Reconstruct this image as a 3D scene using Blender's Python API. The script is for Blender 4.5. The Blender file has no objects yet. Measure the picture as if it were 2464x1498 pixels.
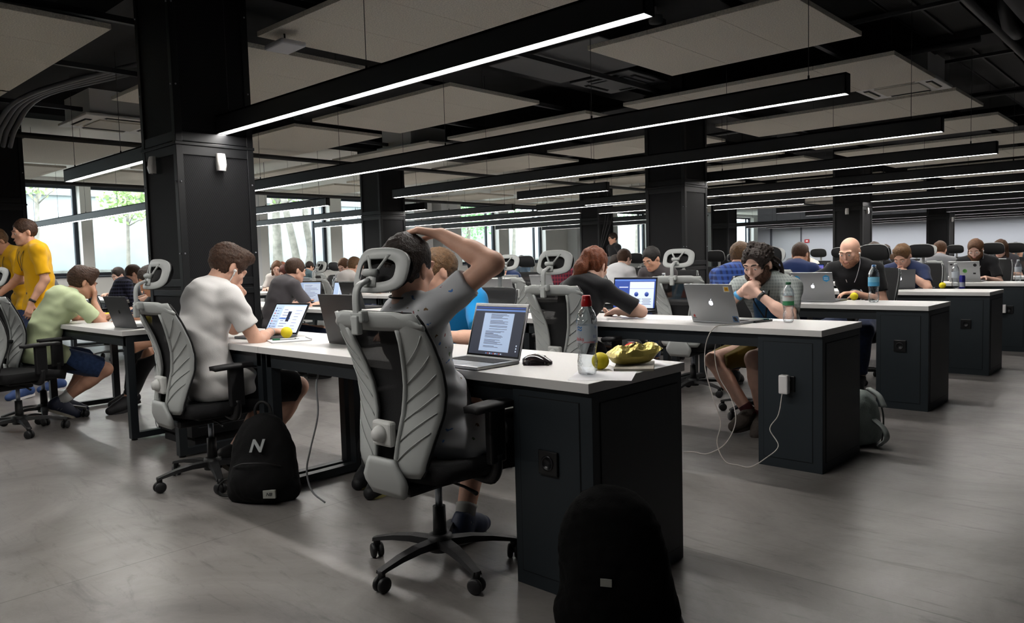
import bpy, bmesh, math, random
import numpy as np
from mathutils import Vector, Matrix, Euler
random.seed(7); rng = np.random.default_rng(7)
PI = math.pi
scene = bpy.context.scene
col = scene.collection

# ------------------------------------------------------------------ camera
F_PX, YAW, PITCH, ROLL, CAM_H = 1825.6, .7481, .0675, -.0277, 1.1515
cy, sy = math.cos(YAW), math.sin(YAW)
_fw = Vector((-sy, cy, 0)); _rt = Vector((cy, sy, 0)); _up = Vector((0, 0, 1))
_f = _fw*math.cos(PITCH) - _up*math.sin(PITCH); _u = _up*math.cos(PITCH) + _fw*math.sin(PITCH)
CR = _rt*math.cos(ROLL) + _u*math.sin(ROLL); CU = _u*math.cos(ROLL) - _rt*math.sin(ROLL); CF = _f
cam_d = bpy.data.cameras.new('camera'); cam = bpy.data.objects.new('camera', cam_d); col.objects.link(cam)
cam_d.sensor_fit = 'HORIZONTAL'; cam_d.sensor_width = 36; cam_d.lens = 36*F_PX/2464
cam_d.clip_start = .05; cam_d.clip_end = 300
m = Matrix((CR, CU, -CF)).transposed().to_4x4(); m.translation = Vector((0, 0, CAM_H)); cam.matrix_world = m
scene.camera = cam
cam_d.dof.use_dof = False

# ------------------------------------------------------------------ world, view
scene.view_settings.view_transform = 'Standard'; scene.view_settings.look = 'None'
scene.view_settings.gamma = 1; scene.view_settings.exposure = 0.36
scene.view_settings.use_curve_mapping = False
world = bpy.data.worlds.new('sky'); scene.world = world; world.use_nodes = True
wn = world.node_tree.nodes; wl = world.node_tree.links
bg = wn['Background']; bg.inputs[0].default_value = (.86, .93, 1.0, 1); bg.inputs[1].default_value = 8.0
scene.cycles.max_bounces = 6; scene.cycles.diffuse_bounces = 4; scene.cycles.glossy_bounces = 3
scene.cycles.transmission_bounces = 6; scene.cycles.transparent_max_bounces = 8
scene.cycles.caustics_reflective = False; scene.cycles.caustics_refractive = False
scene.cycles.sample_clamp_indirect = 4.0

# ------------------------------------------------------------------ materials
def lin(c):
    if isinstance(c, str): c = tuple(int(c[i:i+2], 16)/255 for i in (0, 2, 4))
    return tuple((x/12.92 if x <= .04045 else ((x+.055)/1.055)**2.4) for x in c) + (1,)
_mats = {}
def mat(name, c, rough=.6, metal=0, spec=.5, emit=0, bump=None, trans=0, ior=1.45, alpha=1, coat=0, vary=None, sheen=0, sss=0):
    """procedural principled material; bump=(scale, strength), vary=(scale, amount)"""
    if name in _mats: return _mats[name]
    M = bpy.data.materials.new(name); M.use_nodes = True; N = M.node_tree.nodes; L = M.node_tree.links
    P = N['Principled BSDF']; c = lin(c)
    P.inputs['Base Color'].default_value = c; P.inputs['Roughness'].default_value = rough
    P.inputs['Metallic'].default_value = metal; P.inputs['Specular IOR Level'].default_value = spec
    P.inputs['Transmission Weight'].default_value = trans; P.inputs['IOR'].default_value = ior
    P.inputs['Alpha'].default_value = alpha; P.inputs['Coat Weight'].default_value = coat
    if sheen: P.inputs['Sheen Weight'].default_value = sheen
    if emit: P.inputs['Emission Color'].default_value = c; P.inputs['Emission Strength'].default_value = emit
    if bump or vary:
        tc = N.new('ShaderNodeTexCoord')
    if bump:
        t = N.new('ShaderNodeTexNoise'); t.inputs['Scale'].default_value = bump[0]; t.inputs['Detail'].default_value = 5
        b = N.new('ShaderNodeBump'); b.inputs['Strength'].default_value = bump[1]; b.inputs['Distance'].default_value = .01
        L.new(tc.outputs['Object'], t.inputs['Vector']); L.new(t.outputs[0], b.inputs['Height']); L.new(b.outputs[0], P.inputs['Normal'])
    if vary:
        t = N.new('ShaderNodeTexNoise'); t.inputs['Scale'].default_value = vary[0]; t.inputs['Detail'].default_value = 6
        r = N.new('ShaderNodeValToRGB'); a = vary[1]
        r.color_ramp.elements[0].position = .3; r.color_ramp.elements[1].position = .7
        r.color_ramp.elements[0].color = tuple(x*(1-a) for x in c[:3]) + (1,)
        r.color_ramp.elements[1].color = tuple(min(1, x*(1+a)) for x in c[:3]) + (1,)
        L.new(tc.outputs['Object'], t.inputs['Vector']); L.new(t.outputs[0], r.inputs[0]); L.new(r.outputs[0], P.inputs['Base Color'])
    _mats[name] = M
    return M

# ------------------------------------------------------------------ object helpers
def tag(o, label=None, cat=None, group=None, kind=None):
    if label: o['label'] = label
    if cat: o['category'] = cat
    if group: o['group'] = group
    if kind: o['kind'] = kind
    return o
def thing(name, label, cat, loc=(0, 0, 0), rz=0, group=None):
    o = bpy.data.objects.new(name, None); col.objects.link(o); o.empty_display_size = .1
    o.location = loc; o.rotation_euler = (0, 0, rz)
    return tag(o, label, cat, group)
def link(name, me, mats, parent=None, loc=None, rot=None, label=None):
    o = bpy.data.objects.new(name, me); col.objects.link(o)
    if mats is not None:
        for mm in (mats if isinstance(mats, (list, tuple)) else [mats]): me.materials.append(mm)
    if parent is not None: o.parent = parent
    if loc is not None: o.location = loc
    if rot is not None: o.rotation_euler = rot
    if label: o['label'] = label
    return o
def dup(o, loc=None, rz=None, label=None, group=None, parent=None):
    c = o.copy(); col.objects.link(c)
    if parent is not None: c.parent = parent; c.matrix_parent_inverse = o.matrix_parent_inverse.copy()
    if loc is not None: c.location = loc
    if rz is not None: c.rotation_euler = (0, 0, rz)
    if label: c['label'] = label
    if group: c['group'] = group
    for ch in list(o.children): dup(ch, parent=c)
    return c
class MB:
    """collects shapes into one mesh"""
    def __init__(s): s.v = []; s.f = []; s.m = []; s.sm = []; s.M = None; s.cur = 0
    def add(s, vs, fs, smooth=False):
        b = len(s.v)
        for v in vs:
            v = Vector(v)
            if s.M is not None: v = s.M @ v
            s.v.append(v)
        for f in fs: s.f.append(tuple(b+i for i in f)); s.m.append(s.cur); s.sm.append(smooth)
        return s
    def box(s, x0, x1, y0, y1, z0, z1, bev=0):
        if x0 > x1: x0, x1 = x1, x0
        if y0 > y1: y0, y1 = y1, y0
        if z0 > z1: z0, z1 = z1, z0
        if bev <= 0:
            vs = [(x, y, z) for z in (z0, z1) for y in (y0, y1) for x in (x0, x1)]
            return s.add(vs, [(0, 2, 3, 1), (4, 5, 7, 6), (0, 1, 5, 4), (2, 6, 7, 3), (0, 4, 6, 2), (1, 3, 7, 5)])
        bm = bmesh.new(); bmesh.ops.create_cube(bm, size=1)
        bmesh.ops.scale(bm, vec=(x1-x0, y1-y0, z1-z0), verts=bm.verts)
        bmesh.ops.translate(bm, vec=((x0+x1)/2, (y0+y1)/2, (z0+z1)/2), verts=bm.verts)
        bev = min(bev, .49*min(x1-x0, y1-y0, z1-z0))
        bmesh.ops.bevel(bm, geom=bm.edges[:], offset=bev, segments=2, affect='EDGES', profile=.5)
        bm.verts.index_update()
        s.add([v.co.copy() for v in bm.verts], [tuple(v.index for v in f.verts) for f in bm.faces]); bm.free()
        return s
    def tube(s, pts, r, n=8, cap=True, smooth=True):
        """tube along a polyline; r a number or a list"""
        pts = [Vector(p) for p in pts]; rs = r if isinstance(r, (list, tuple)) else [r]*len(pts)
        vs = []; prev = None
        for i, p in enumerate(pts):
            t = (pts[min(i+1, len(pts)-1)] - pts[max(i-1, 0)]).normalized()
            if prev is None:
                a = Vector((0, 0, 1)) if abs(t.z) < .9 else Vector((1, 0, 0)); u = t.cross(a).normalized()
            else: u = (prev - t*prev.dot(t)).normalized()
            prev = u; w = t.cross(u)
            for k in range(n):
                an = 2*PI*k/n; vs.append(p + (u*math.cos(an) + w*math.sin(an))*rs[i])
        fs = []
        for i in range(len(pts)-1):
            for k in range(n):
                a = i*n+k; b = i*n+(k+1) % n; fs.append((a, b, b+n, a+n))
        if cap: fs.append(tuple(reversed(range(n)))); fs.append(tuple((len(pts)-1)*n+k for k in range(n)))
        return s.add(vs, fs, smooth)
    def cyl(s, x, y, z0, z1, r, n=20, r1=None):
        return s.tube([(x, y, z0), (x, y, z1)], [r, r if r1 is None else r1], n)
    def lathe(s, prof, c=(0, 0, 0), n=24, smooth=True, axis='z'):
        vs = []
        for (r, z) in prof:
            for k in range(n):
                a = 2*PI*k/n
                if axis == 'z': vs.append((c[0]+r*math.cos(a), c[1]+r*math.sin(a), c[2]+z))
                elif axis == 'x': vs.append((c[0]+z, c[1]+r*math.cos(a), c[2]+r*math.sin(a)))
                else: vs.append((c[0]+r*math.cos(a), c[1]+z, c[2]-r*math.sin(a)))
        fs = [(i*n+k, i*n+(k+1) % n, (i+1)*n+(k+1) % n, (i+1)*n+k) for i in range(len(prof)-1) for k in range(n)]
        fs.append(tuple(reversed(range(n)))); fs.append(tuple((len(prof)-1)*n+k for k in range(n)))
        return s.add(vs, fs, smooth)
    def ball(s, c, r, n=16, sc=(1, 1, 1)):
        h = n//2; prof = [(max(1e-4, r*math.sin(PI*i/h)), -r*math.cos(PI*i/h)) for i in range(h+1)]
        b = len(s.v); s.lathe(prof, (0, 0, 0), n)
        inv = s.M.inverted() if s.M is not None else None
        for i in range(b, len(s.v)):
            v = inv @ s.v[i] if inv else s.v[i]
            v = Vector((v.x*sc[0]+c[0], v.y*sc[1]+c[1], v.z*sc[2]+c[2]))
            s.v[i] = s.M @ v if s.M is not None else v
        return s
    def sheet(s, grid, th=0, smooth=True, dirv=None):
        """grid[i][j] of points -> surface with thickness along its normals (both sides closed)"""
        n, mm = len(grid), len(grid[0]); G = [[Vector(p) for p in row] for row in grid]
        if th == 0:
            return s.add([p for r in G for p in r], [(i*mm+j, i*mm+j+1, (i+1)*mm+j+1, (i+1)*mm+j) for i in range(n-1) for j in range(mm-1)], smooth)
        back = []
        for i in range(n):
            row = []
            for j in range(mm):
                a = G[min(i+1, n-1)][j] - G[max(i-1, 0)][j]; b = G[i][min(j+1, mm-1)] - G[i][max(j-1, 0)]
                nn = a.cross(b)
                nn = nn.normalized() if nn.length > 1e-9 else Vector((0, 0, 1))
                row.append(G[i][j] + nn*th)
            back.append(row)
        vs = [p for r in G for p in r] + [p for r in back for p in r]; o = n*mm
        fs = []
        for i in range(n-1):
            for j in range(mm-1):
                a, b, c, d = i*mm+j, i*mm+j+1, (i+1)*mm+j+1, (i+1)*mm+j
                fs += [(a, b, c, d), (o+d, o+c, o+b, o+a)]
        for i in range(n-1):
            a, d = i*mm, (i+1)*mm; fs.append((a, d, o+d, o+a)); a += mm-1; d += mm-1; fs.append((d, a, o+a, o+d))
        for j in range(mm-1):
            a, b = j, j+1; fs.append((b, a, o+a, o+b)); a += (n-1)*mm; b += (n-1)*mm; fs.append((a, b, o+b, o+a))
        return s.add(vs, fs, smooth)
    def prism(s, pts, z0, z1, smooth=False):
        """pts: list of (x,y) counterclockwise, extruded in z"""
        n = len(pts); vs = [(p[0], p[1], z0) for p in pts] + [(p[0], p[1], z1) for p in pts]
        fs = [tuple(reversed(range(n))), tuple(range(n, 2*n))] + [(i, (i+1) % n, n+(i+1) % n, n+i) for i in range(n)]
        return s.add(vs, fs, smooth)
    def ring(s, outer, inner, fn, th, smooth=True):
        """closed band between two 2-D loops of equal length, mapped by fn(x,y)->3-D, thickness th along fn's normal"""
        n = len(outer); O = [fn(*p) for p in outer]; I = [fn(*p) for p in inner]
        O = [(Vector(a), Vector(b)) for a, b in O]; I = [(Vector(a), Vector(b)) for a, b in I]
        mid = [((O[i][0]+I[i][0])/2, (O[i][1]+I[i][1])/2) for i in range(n)]
        lp = lambda f, d: [o[0]*(1-f)+i_[0]*f+(o[1]*(1-f)+i_[1]*f)*d for o, i_ in zip(O, I)]
        loops = [lp(0, -th*.3), lp(0, th*.2), lp(.07, th*.5), lp(.5, th*.62), lp(.93, th*.5), lp(1, th*.2), lp(1, -th*.3), lp(.93, -th*.5), lp(.07, -th*.5)]
        k = len(loops); vs = [p for l in loops for p in l]
        fs = []
        for a in range(k):
            b = (a+1) % k
            for i in range(n):
                j = (i+1) % n; fs.append((a*n+i, a*n+j, b*n+j, b*n+i))
        return s.add(vs, fs, smooth)
    def build(s, name, mats, parent=None, loc=None, rot=None, label=None):
        me = bpy.data.meshes.new(name); me.from_pydata([tuple(v) for v in s.v], [], s.f); me.validate()
        if len(me.polygons) == len(s.f):
            me.polygons.foreach_set('material_index', s.m); me.polygons.foreach_set('use_smooth', s.sm)
        me.update()
        return link(name, me, mats, parent, loc, rot, label)
def bez(pts, n=16):
    """smooth curve through points (Catmull-Rom)"""
    P = [Vector(p) for p in pts]; P = [P[0]*2-P[1]] + P + [P[-1]*2-P[-2]]; out = []
    for i in range(1, len(P)-2):
        for k in range(n):
            t = k/n; a, b, c, d = P[i-1], P[i], P[i+1], P[i+2]
            out.append(.5*((2*b) + (c-a)*t + (2*a-5*b+4*c-d)*t*t + (3*b-a-3*c+d)*t**3))
    out.append(P[-2]); return out
def text_mesh(name, body, size, m_, parent, M, extrude=.0004, bold=False, align='CENTER', label=None, shear=0):
    cu = bpy.data.curves.new(name, 'FONT'); cu.body = body; cu.size = size; cu.extrude = extrude
    cu.align_x = align; cu.align_y = 'CENTER'; cu.shear = shear
    if bold: cu.offset = size*.025
    cu.resolution_u = 2
    t = bpy.data.objects.new('tmp', cu); col.objects.link(t)
    dg = bpy.context.evaluated_depsgraph_get(); me = bpy.data.meshes.new_from_object(t.evaluated_get(dg))
    col.objects.unlink(t); bpy.data.objects.remove(t)
    me.name = name; me.materials.clear()
    o = link(name, me, m_, parent); o.matrix_basis = M
    if label: o['label'] = label
    return o
def sm01(t): t = max(0, min(1, t)); return t*t*(3-2*t)
# ------------------------------------------------------------------ figures: signed-distance bodies meshed as one continuous surface
class Field:
    def __init__(s, lo, hi, h):
        s.h = h; s.lo = np.array(lo, float); s.n = np.ceil((np.array(hi)-s.lo)/h).astype(int)+1
        s.ax = [(s.lo[i]+h*np.arange(s.n[i])).astype(np.float32) for i in range(3)]
        s.F = np.full(tuple(s.n), .2, np.float32)
    def sub(s, lo, hi):
        a = np.clip(np.floor((np.array(lo)-s.lo)/s.h).astype(int), 0, s.n); b = np.clip(np.ceil((np.array(hi)-s.lo)/s.h).astype(int)+1, 0, s.n)
        return tuple(slice(int(x), int(y)) for x, y in zip(a, b))
    def put(s, fn, lo, hi, k=.012, mode='u'):
        pad = k+2.5*s.h; sl = s.sub(np.array(lo)-pad, np.array(hi)+pad)
        if any(q.stop <= q.start for q in sl): return
        X = s.ax[0][sl[0]][:, None, None]; Y = s.ax[1][sl[1]][None, :, None]; Z = s.ax[2][sl[2]][None, None, :]
        d = fn(X, Y, Z); F = s.F[sl]
        if mode == 'u':
            h = np.clip(.5+.5*(F-d)/k, 0, 1); r = F+(d-F)*h-k*h*(1-h)
        elif mode == 's':                       # subtract
            h = np.clip(.5-.5*(F+d)/k, 0, 1); r = F+(-d-F)*h+k*h*(1-h)
        else: r = np.maximum(F, d)
        s.F[sl] = r
    def cap(s, a, b, ra, rb=None, k=.012, mode='u', clip=None):
        a = np.array(a, float); b = np.array(b, float); rb = ra if rb is None else rb; ab = b-a; L = float(ab@ab)+1e-12
        def fn(X, Y, Z):
            px, py, pz = X-a[0], Y-a[1], Z-a[2]
            t = np.clip((px*ab[0]+py*ab[1]+pz*ab[2])/L, 0, 1)
            d = np.sqrt((px-t*ab[0])**2+(py-t*ab[1])**2+(pz-t*ab[2])**2)-(ra+(rb-ra)*t)
            if clip is not None:
                for (q, n) in clip: d = np.maximum(d, (X-q[0])*n[0]+(Y-q[1])*n[1]+(Z-q[2])*n[2])
            return d
        R = max(ra, rb); s.put(fn, np.minimum(a, b)-R, np.maximum(a, b)+R, k, mode)
    def ell(s, c, r, R=None, k=.02, mode='u'):
        c = np.array(c, float); r = np.array(r, float); R = np.eye(3) if R is None else np.array(R, float)   # columns = local axes
        def fn(X, Y, Z):
            x, y, z = X-c[0], Y-c[1], Z-c[2]
            u = (x*R[0, 0]+y*R[1, 0]+z*R[2, 0]); v = (x*R[0, 1]+y*R[1, 1]+z*R[2, 1]); w = (x*R[0, 2]+y*R[1, 2]+z*R[2, 2])
            k0 = np.sqrt((u/r[0])**2+(v/r[1])**2+(w/r[2])**2); k1 = np.sqrt((u/r[0]**2)**2+(v/r[1]**2)**2+(w/r[2]**2)**2)+1e-6
            return k0*(k0-1)/k1
        m_ = float(max(r)); s.put(fn, c-m_, c+m_, k, mode)
    def plane(s, q, n):
        X = s.ax[0][:, None, None]; Y = s.ax[1][None, :, None]; Z = s.ax[2][None, None, :]
        s.F = np.maximum(s.F, (X-q[0])*n[0]+(Y-q[1])*n[1]+(Z-q[2])*n[2]).astype(np.float32)
    def noise(s, amp, freq, seed=0, stretch=(1, 1, 1), n=7, ridge=False):
        g = np.random.default_rng(seed); X = s.ax[0][:, None, None]; Y = s.ax[1][None, :, None]; Z = s.ax[2][None, None, :]
        T = np.zeros_like(s.F)
        for i in range(n):
            d = g.normal(size=3)*np.array(stretch); d /= np.linalg.norm(d); f = freq*(.6+.9*g.random()); ph = g.random()*6.28
            w = (X*d[0]+Y*d[1]+Z*d[2])*f+ph
            w2 = (X*d[1]+Y*d[2]+Z*d[0])*f*.5
            v = np.sin(w+1.2*np.sin(w2))
            T += (1-2*np.abs(v)) if ridge else v
        s.F += (T*amp/math.sqrt(n)).astype(np.float32)
    def mesh(s, name):
        F = s.F; F[0], F[-1] = .2, .2; F[:, 0], F[:, -1] = .2, .2; F[:, :, 0], F[:, :, -1] = .2, .2
        I = F < 0; nx, ny, nz = F.shape
        c = np.zeros((nx-1, ny-1, nz-1), np.int8)
        for dx in (0, 1):
            for dy in (0, 1):
                for dz in (0, 1): c += I[dx:nx-1+dx, dy:ny-1+dy, dz:nz-1+dz]
        act = (c > 0) & (c < 8); ids = np.argwhere(act)
        if len(ids) == 0: return None
        idx = np.full(act.shape, -1, np.int32); idx[act] = np.arange(len(ids))
        acc = np.zeros((len(ids), 3)); cnt = np.zeros(len(ids))
        cor = [(0, 0, 0), (1, 0, 0), (0, 1, 0), (1, 1, 0), (0, 0, 1), (1, 0, 1), (0, 1, 1), (1, 1, 1)]
        val = [F[ids[:, 0]+a, ids[:, 1]+b, ids[:, 2]+e] for a, b, e in cor]
        for i in range(8):
            for ax in range(3):
                if cor[i][ax] == 0:
                    j = i+(1 << ax); fa, fb = val[i], val[j]; m_ = (fa < 0) != (fb < 0)
                    t = np.where(m_, fa/(fa-fb+1e-12), 0); p = np.tile(np.array(cor[i], float), (len(ids), 1)); p[:, ax] += t
                    acc += p*m_[:, None]; cnt += m_
        V = (ids+acc/cnt[:, None])*s.h+s.lo
        Q = []
        for ax in range(3):
            o1, o2 = [(1, 2), (2, 0), (0, 1)][ax]
            sl0 = [slice(None)]*3; sl1 = [slice(None)]*3; sl0[ax] = slice(0, -1); sl1[ax] = slice(1, None)
            a, b = I[tuple(sl0)], I[tuple(sl1)]; E = np.argwhere(a != b)
            ok = (E[:, o1] > 0) & (E[:, o2] > 0); E = E[ok]
            fl = a[E[:, 0], E[:, 1], E[:, 2]]
            def g(d1, d2):
                e = E.copy(); e[:, o1] -= d1; e[:, o2] -= d2; return idx[e[:, 0], e[:, 1], e[:, 2]]
            q = np.stack([g(1, 1), g(0, 1), g(0, 0), g(1, 0)], 1)
            q[~fl] = q[~fl][:, ::-1]; Q.append(q)
        Q = np.concatenate(Q); Q = Q[(Q >= 0).all(1)]
        me = bpy.data.meshes.new(name); me.vertices.add(len(V)); me.vertices.foreach_set('co', V.astype(np.float32).ravel())
        me.loops.add(4*len(Q)); me.loops.foreach_set('vertex_index', Q.astype(np.int32).ravel())
        me.polygons.add(len(Q)); me.polygons.foreach_set('loop_start', np.arange(0, 4*len(Q), 4, dtype=np.int32))
        me.polygons.foreach_set('use_smooth', np.ones(len(Q), bool)); me.update(calc_edges=True)
        return me

def nrm(v): v = np.array(v, float); return v/(np.linalg.norm(v)+1e-12)
def ik(S, W, l1, l2, hint):
    S = np.array(S, float); W = np.array(W, float); d = W-S; L = np.linalg.norm(d); mx = (l1+l2)*.995
    if L > mx: W = S+d/L*mx; d = W-S; L = mx
    a = (l1*l1-l2*l2+L*L)/(2*L); h = math.sqrt(max(0, l1*l1-a*a)); u = d/L; hn = np.array(hint, float); hn = nrm(hn-u*(hn@u))
    return S+u*a+hn*h, W
def hand_prims(W, f, n, curl=(.35, .45, .35), spread=.12, side=1, thumb=.6, k=.007, sc=1.0):
    """wrist W, finger direction f, palm normal n (out of the palm), side=+1 thumb towards n x f ; curl = bend per joint (radians)"""
    f = nrm(f); n = np.array(n, float); n = nrm(n-f*(n@f)); t = np.cross(n, f)*side; out = []
    W = np.array(W, float)
    for i, (lat, L, pal) in enumerate(((.026, .073, .088), (.009, .080, .092), (-.008, .075, .088), (-.024, .060, .080))):
        base = W+(f*pal+t*lat)*sc
        out.append(('c', W+(t*lat*.45+f*.012)*sc, base, .0135*sc, .0115*sc, .012))
        d = nrm(f+t*spread*(lat/.026)); p = base; r = .0092*sc*(.9 if i == 3 else 1); cc = 0
        cu = curl[i] if isinstance(curl[0], (tuple, list)) else curl
        for j, (fr, c) in enumerate(zip((.45, .30, .25), cu)):
            cc += c; dd = nrm(d*math.cos(cc)+n*math.sin(cc)); q = p+dd*L*fr*sc; r2 = r*.9
            out.append(('c', p, q, r, r2, .004 if j else .007)); p = q; r = r2
    a = W+(f*.02+t*.022)*sc; b = a+nrm(f*.62+t*.7+n*.3)*.042*sc; c = b+nrm(f*.8+t*(.55-thumb*.4)+n*(.3+thumb*.4))*.033*sc; d = c+nrm(f*.9+t*(.2-thumb*.5)+n*(.3+thumb*.5))*.026*sc
    out += [('c', a, b, .014*sc, .0115*sc, .012), ('c', b, c, .0112*sc, .010*sc, .005), ('c', c, d, .010*sc, .008*sc, .005)]
    return out
def skin_material(name, c):
    return mat(name, c, rough=.55, spec=.35, bump=(120, .08), vary=(14, .10))

def person(name, label, loc, rz, P, skin, mats, res=.009, group=None):
    """builds a figure facing local +Y. P: pose dictionary; mats: shirt/trousers/shoes/hair materials"""
    G = lambda k, d=None: P.get(k, d)
    root = thing(name, label, 'person', loc, rz, group)
    rad = math.radians
    hz = G('hz', .52)+G('hzadd', .03); px, py = G('pelvis', (0, 0)); p0 = np.array([px, py, hz])
    lean, hunch, sl = rad(G('lean', 8)), rad(G('hunch', 12)), rad(G('side', 0))
    D = lambda a: nrm([math.sin(sl), math.sin(a)*math.cos(sl), math.cos(a)*math.cos(sl)])
    s_ = G('scale', 1.0); tw = rad(G('twist', 0))
    p1 = p0+D(lean)*.17*s_; p2 = p1+D(lean+hunch*.5)*.18*s_; p3 = p2+D(lean+hunch)*.17*s_
    upc = D(lean+hunch*.75); rx = np.array([math.cos(tw), math.sin(tw), 0]); rx = nrm(rx-upc*(rx@upc)); fwd = np.cross(upc, rx)
    Rc = np.stack([rx, fwd, upc], 1); up0 = D(lean); r0 = np.array([1., 0, 0]); Rp = np.stack([r0, np.cross(up0, r0), up0], 1)
    bw = G('build', 1.0)
    sh = {}
    for sd, sg in (('R', 1), ('L', -1)):
        raise_ = G('raise'+sd, 0)
        sh[sd] = p3-upc*(.055-.05*raise_)+rx*sg*(.165-.02*raise_)*bw*s_+fwd*(.01+G('fw'+sd, 0))
    na = lean+hunch+rad(G('neck', 12)); nd = D(na); hc = p3+nd*.125*s_+np.array(G('hoff', (0, 0, 0)))
    pt, yw, rl = rad(G('hpitch', 25)), rad(G('hyaw', 0)), rad(G('hroll', 0))
    hf = np.array([-math.sin(yw)*math.cos(pt), math.cos(yw)*math.cos(pt), -math.sin(pt)])
    hr = nrm(np.cross(hf, [0, 0, 1])); hu = np.cross(hr, hf); hr, hu = hr*math.cos(rl)+hu*math.sin(rl), hu*math.cos(rl)-hr*math.sin(rl)
    H = np.stack([hr, hf, hu], 1); hs = G('hs', 1.0)
    hp = lambda x, y, z: hc+H@(np.array([x, y, z])*hs)
    # arms and legs
    l1, l2 = .275*s_, .245*s_
    arm = {}; wr = {}
    for sd, sg in (('R', 1), ('L', -1)):
        t = G('w'+sd, (sg*.16, .42, .80))
        if len(t) == 4: t = hp(*t[1:])
        hint = G('e'+sd, (sg*.6, -.3, -1)); e, w = ik(sh[sd], t, l1, l2, hint); arm[sd] = (sh[sd], e, w)
    leg = {}
    for sd, sg in (('R', 1), ('L', -1)):
        hip = p0+np.array([sg*.09, .02, -.01]); an = G('a'+sd, (sg*.12, .38, .10)); kn, an = ik(hip, an, .43*s_, .40*s_, G('k'+sd, (sg*.25, .6, 1)))
        leg[sd] = (hip, kn, an, nrm(G('f'+sd, (sg*.15, 1, -.12))))
    pts = [p0, p3, hc] + [x for a in arm.values() for x in a] + [x for a in leg.values() for x in a[:3]]
    pts += [a[2]+a[3]*.2 for a in leg.values()]
    lo = np.min(pts, 0)-.2; hi = np.max(pts, 0)+.2; lo[2] = max(lo[2], -.03)
    # ---- body
    B = Field(lo, hi, res)
    def torso(Fd, inf, k=.04):
        g2 = inf*1.5+.002; Fd.ell(p0+Rp@[0, -.01, -.0], (.155*bw+g2, .115*bw+g2, .115+inf), Rp, k)
        Fd.ell(p1+Rp@[0, 0, 0], (.135*bw+inf, .105*bw+inf, .16+inf), Rp, k)
        Fd.ell(p2+Rc@[0, .0, .01], (.150*bw+inf, .108*bw+inf, .17+inf), Rc, k)
        Fd.ell(p2+Rc@[0, -.02, .10], (.155*bw+inf, .085+inf, .09+inf), Rc, k)
        if G('bust'): Fd.ell(p2+Rc@[0, .07, .03], (.11+inf, .06+inf, .065+inf), Rc, k)
        for sd in 'RL':
            Fd.cap(p3-upc*.03, sh[sd], .052+inf, .050+inf, .035)
            Fd.cap(p3+nd*.03, sh[sd]+(p3-sh[sd])*.3, .034+inf, .030+inf, .03)
    torso(B, 0)
    B.cap(p3-nd*.03, hp(0, -.02, -.05), .056, .050, .03)
    for sd, sg in (('R', 1), ('L', -1)):
        S, E, W = arm[sd]
        B.cap(S, E, .046*bw, .037, .02); u = nrm(W-E); B.cap(E, E+u*.10, .040, .037, .015); B.cap(E+u*.08, W, .036, .0245, .02)
        hd = G('h'+sd, {}); f = hd.get('f', nrm(u+np.array([0, .2, -.3]))); n = hd.get('n', (0, 0, -1))
        if 'hf' in hd: f = H@np.array(hd['hf']); n = H@np.array(hd['hn'])
        tsd = hd.get('t', sg)
        for q in hand_prims(W, f, n, hd.get('curl', (.35, .45, .35)), hd.get('spread', .12), tsd, hd.get('thumb', .5)):
            B.cap(q[1], q[2], max(q[3], res*.8), max(q[4], res*.75), min(q[5], .012))
        hip, kn, an, ft = leg[sd]
        B.cap(hip, kn, .082, .056, .03); B.cap(kn, kn+(an-kn)*.4, .054, .052, .02); B.cap(kn+(an-kn)*.3, an, .052, .036, .02)
        B.cap(an+[0, 0, -.02], an+ft*.12+[0, 0, -.055], .034, .026, .02)
    # head
    B.ell(hp(0, -.012, .032), np.array((.074, .094, .086))*hs, H, .02)
    B.ell(hp(0, .030, -.040), np.array((.056, .058, .070))*hs, H, .03)
    B.ell(hp(0, .062, -.088), np.array((.024, .022, .018))*hs, H, .025)
    for sg in (1, -1):
        B.cap(hp(sg*.052, .0, -.052), hp(sg*.018, .062, -.092), .016, .014, .025)
        B.ell(hp(sg*.040, .062, -.018), np.array((.022, .018, .02))*hs, H, .02)
        B.ell(hp(sg*.031, .102, .006), (.017, .018, .013), H, .012, 's')
        B.ell(hp(sg*.031, .0775, .0085), (.0152, .0148, .0112), H, .003); B.ell(hp(sg*.031, .077, -.005), (.0145, .0125, .007), H, .003)
        B.cap(hp(sg*.046, .078, .026), hp(sg*.012, .089, .024), .009, .009, .01)
        B.ell(hp(sg*.077, -.012, -.004), (.008, .017, .031), H@np.array(Matrix.Rotation(sg*.25, 3, 'Z')), .004)
    B.cap(hp(0, .088, .014), hp(0, .104, -.026), .007, .0115, .010); B.ell(hp(0, .096, -.031), (.0165, .011, .008), H, .006)
    B.ell(hp(0, .088, -.058), (.021, .010, .0055), H, .005); B.ell(hp(0, .087, -.067), (.018, .010, .006), H, .005)
    bm = B.mesh('body')
    link('body', bm, skin, root)
    # eyes and brows
    if G('face', True):
        lid = G('lid', .5)
        for sg in (1, -1):
            e = MB(); e.cur = 0; c = hp(sg*.031, .0795, .002)
            e.ball(c, .0118, 12); eo = e.build('eye', [mat('eye_white', 'd8d4ce', .3), mat('eye_dark', '20140e', .2)], root)
            i = MB(); gz = nrm(hf-hu*.45); i.ball(c+gz*.0068, .0066, 10); i.build('iris', mat('eye_dark', '20140e', .2), eo)
            b = MB(); b.tube([hp(sg*x, y, z) for x, y, z in ((.012, .0975, .024), (.026, .0965, .0295), (.040, .089, .029), (.050, .078, .022))], [.003, .0042, .0038, .0018], 6)
            b.build('eyebrow', mats['brow'] if 'brow' in mats else mats['hair'], root)
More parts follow.
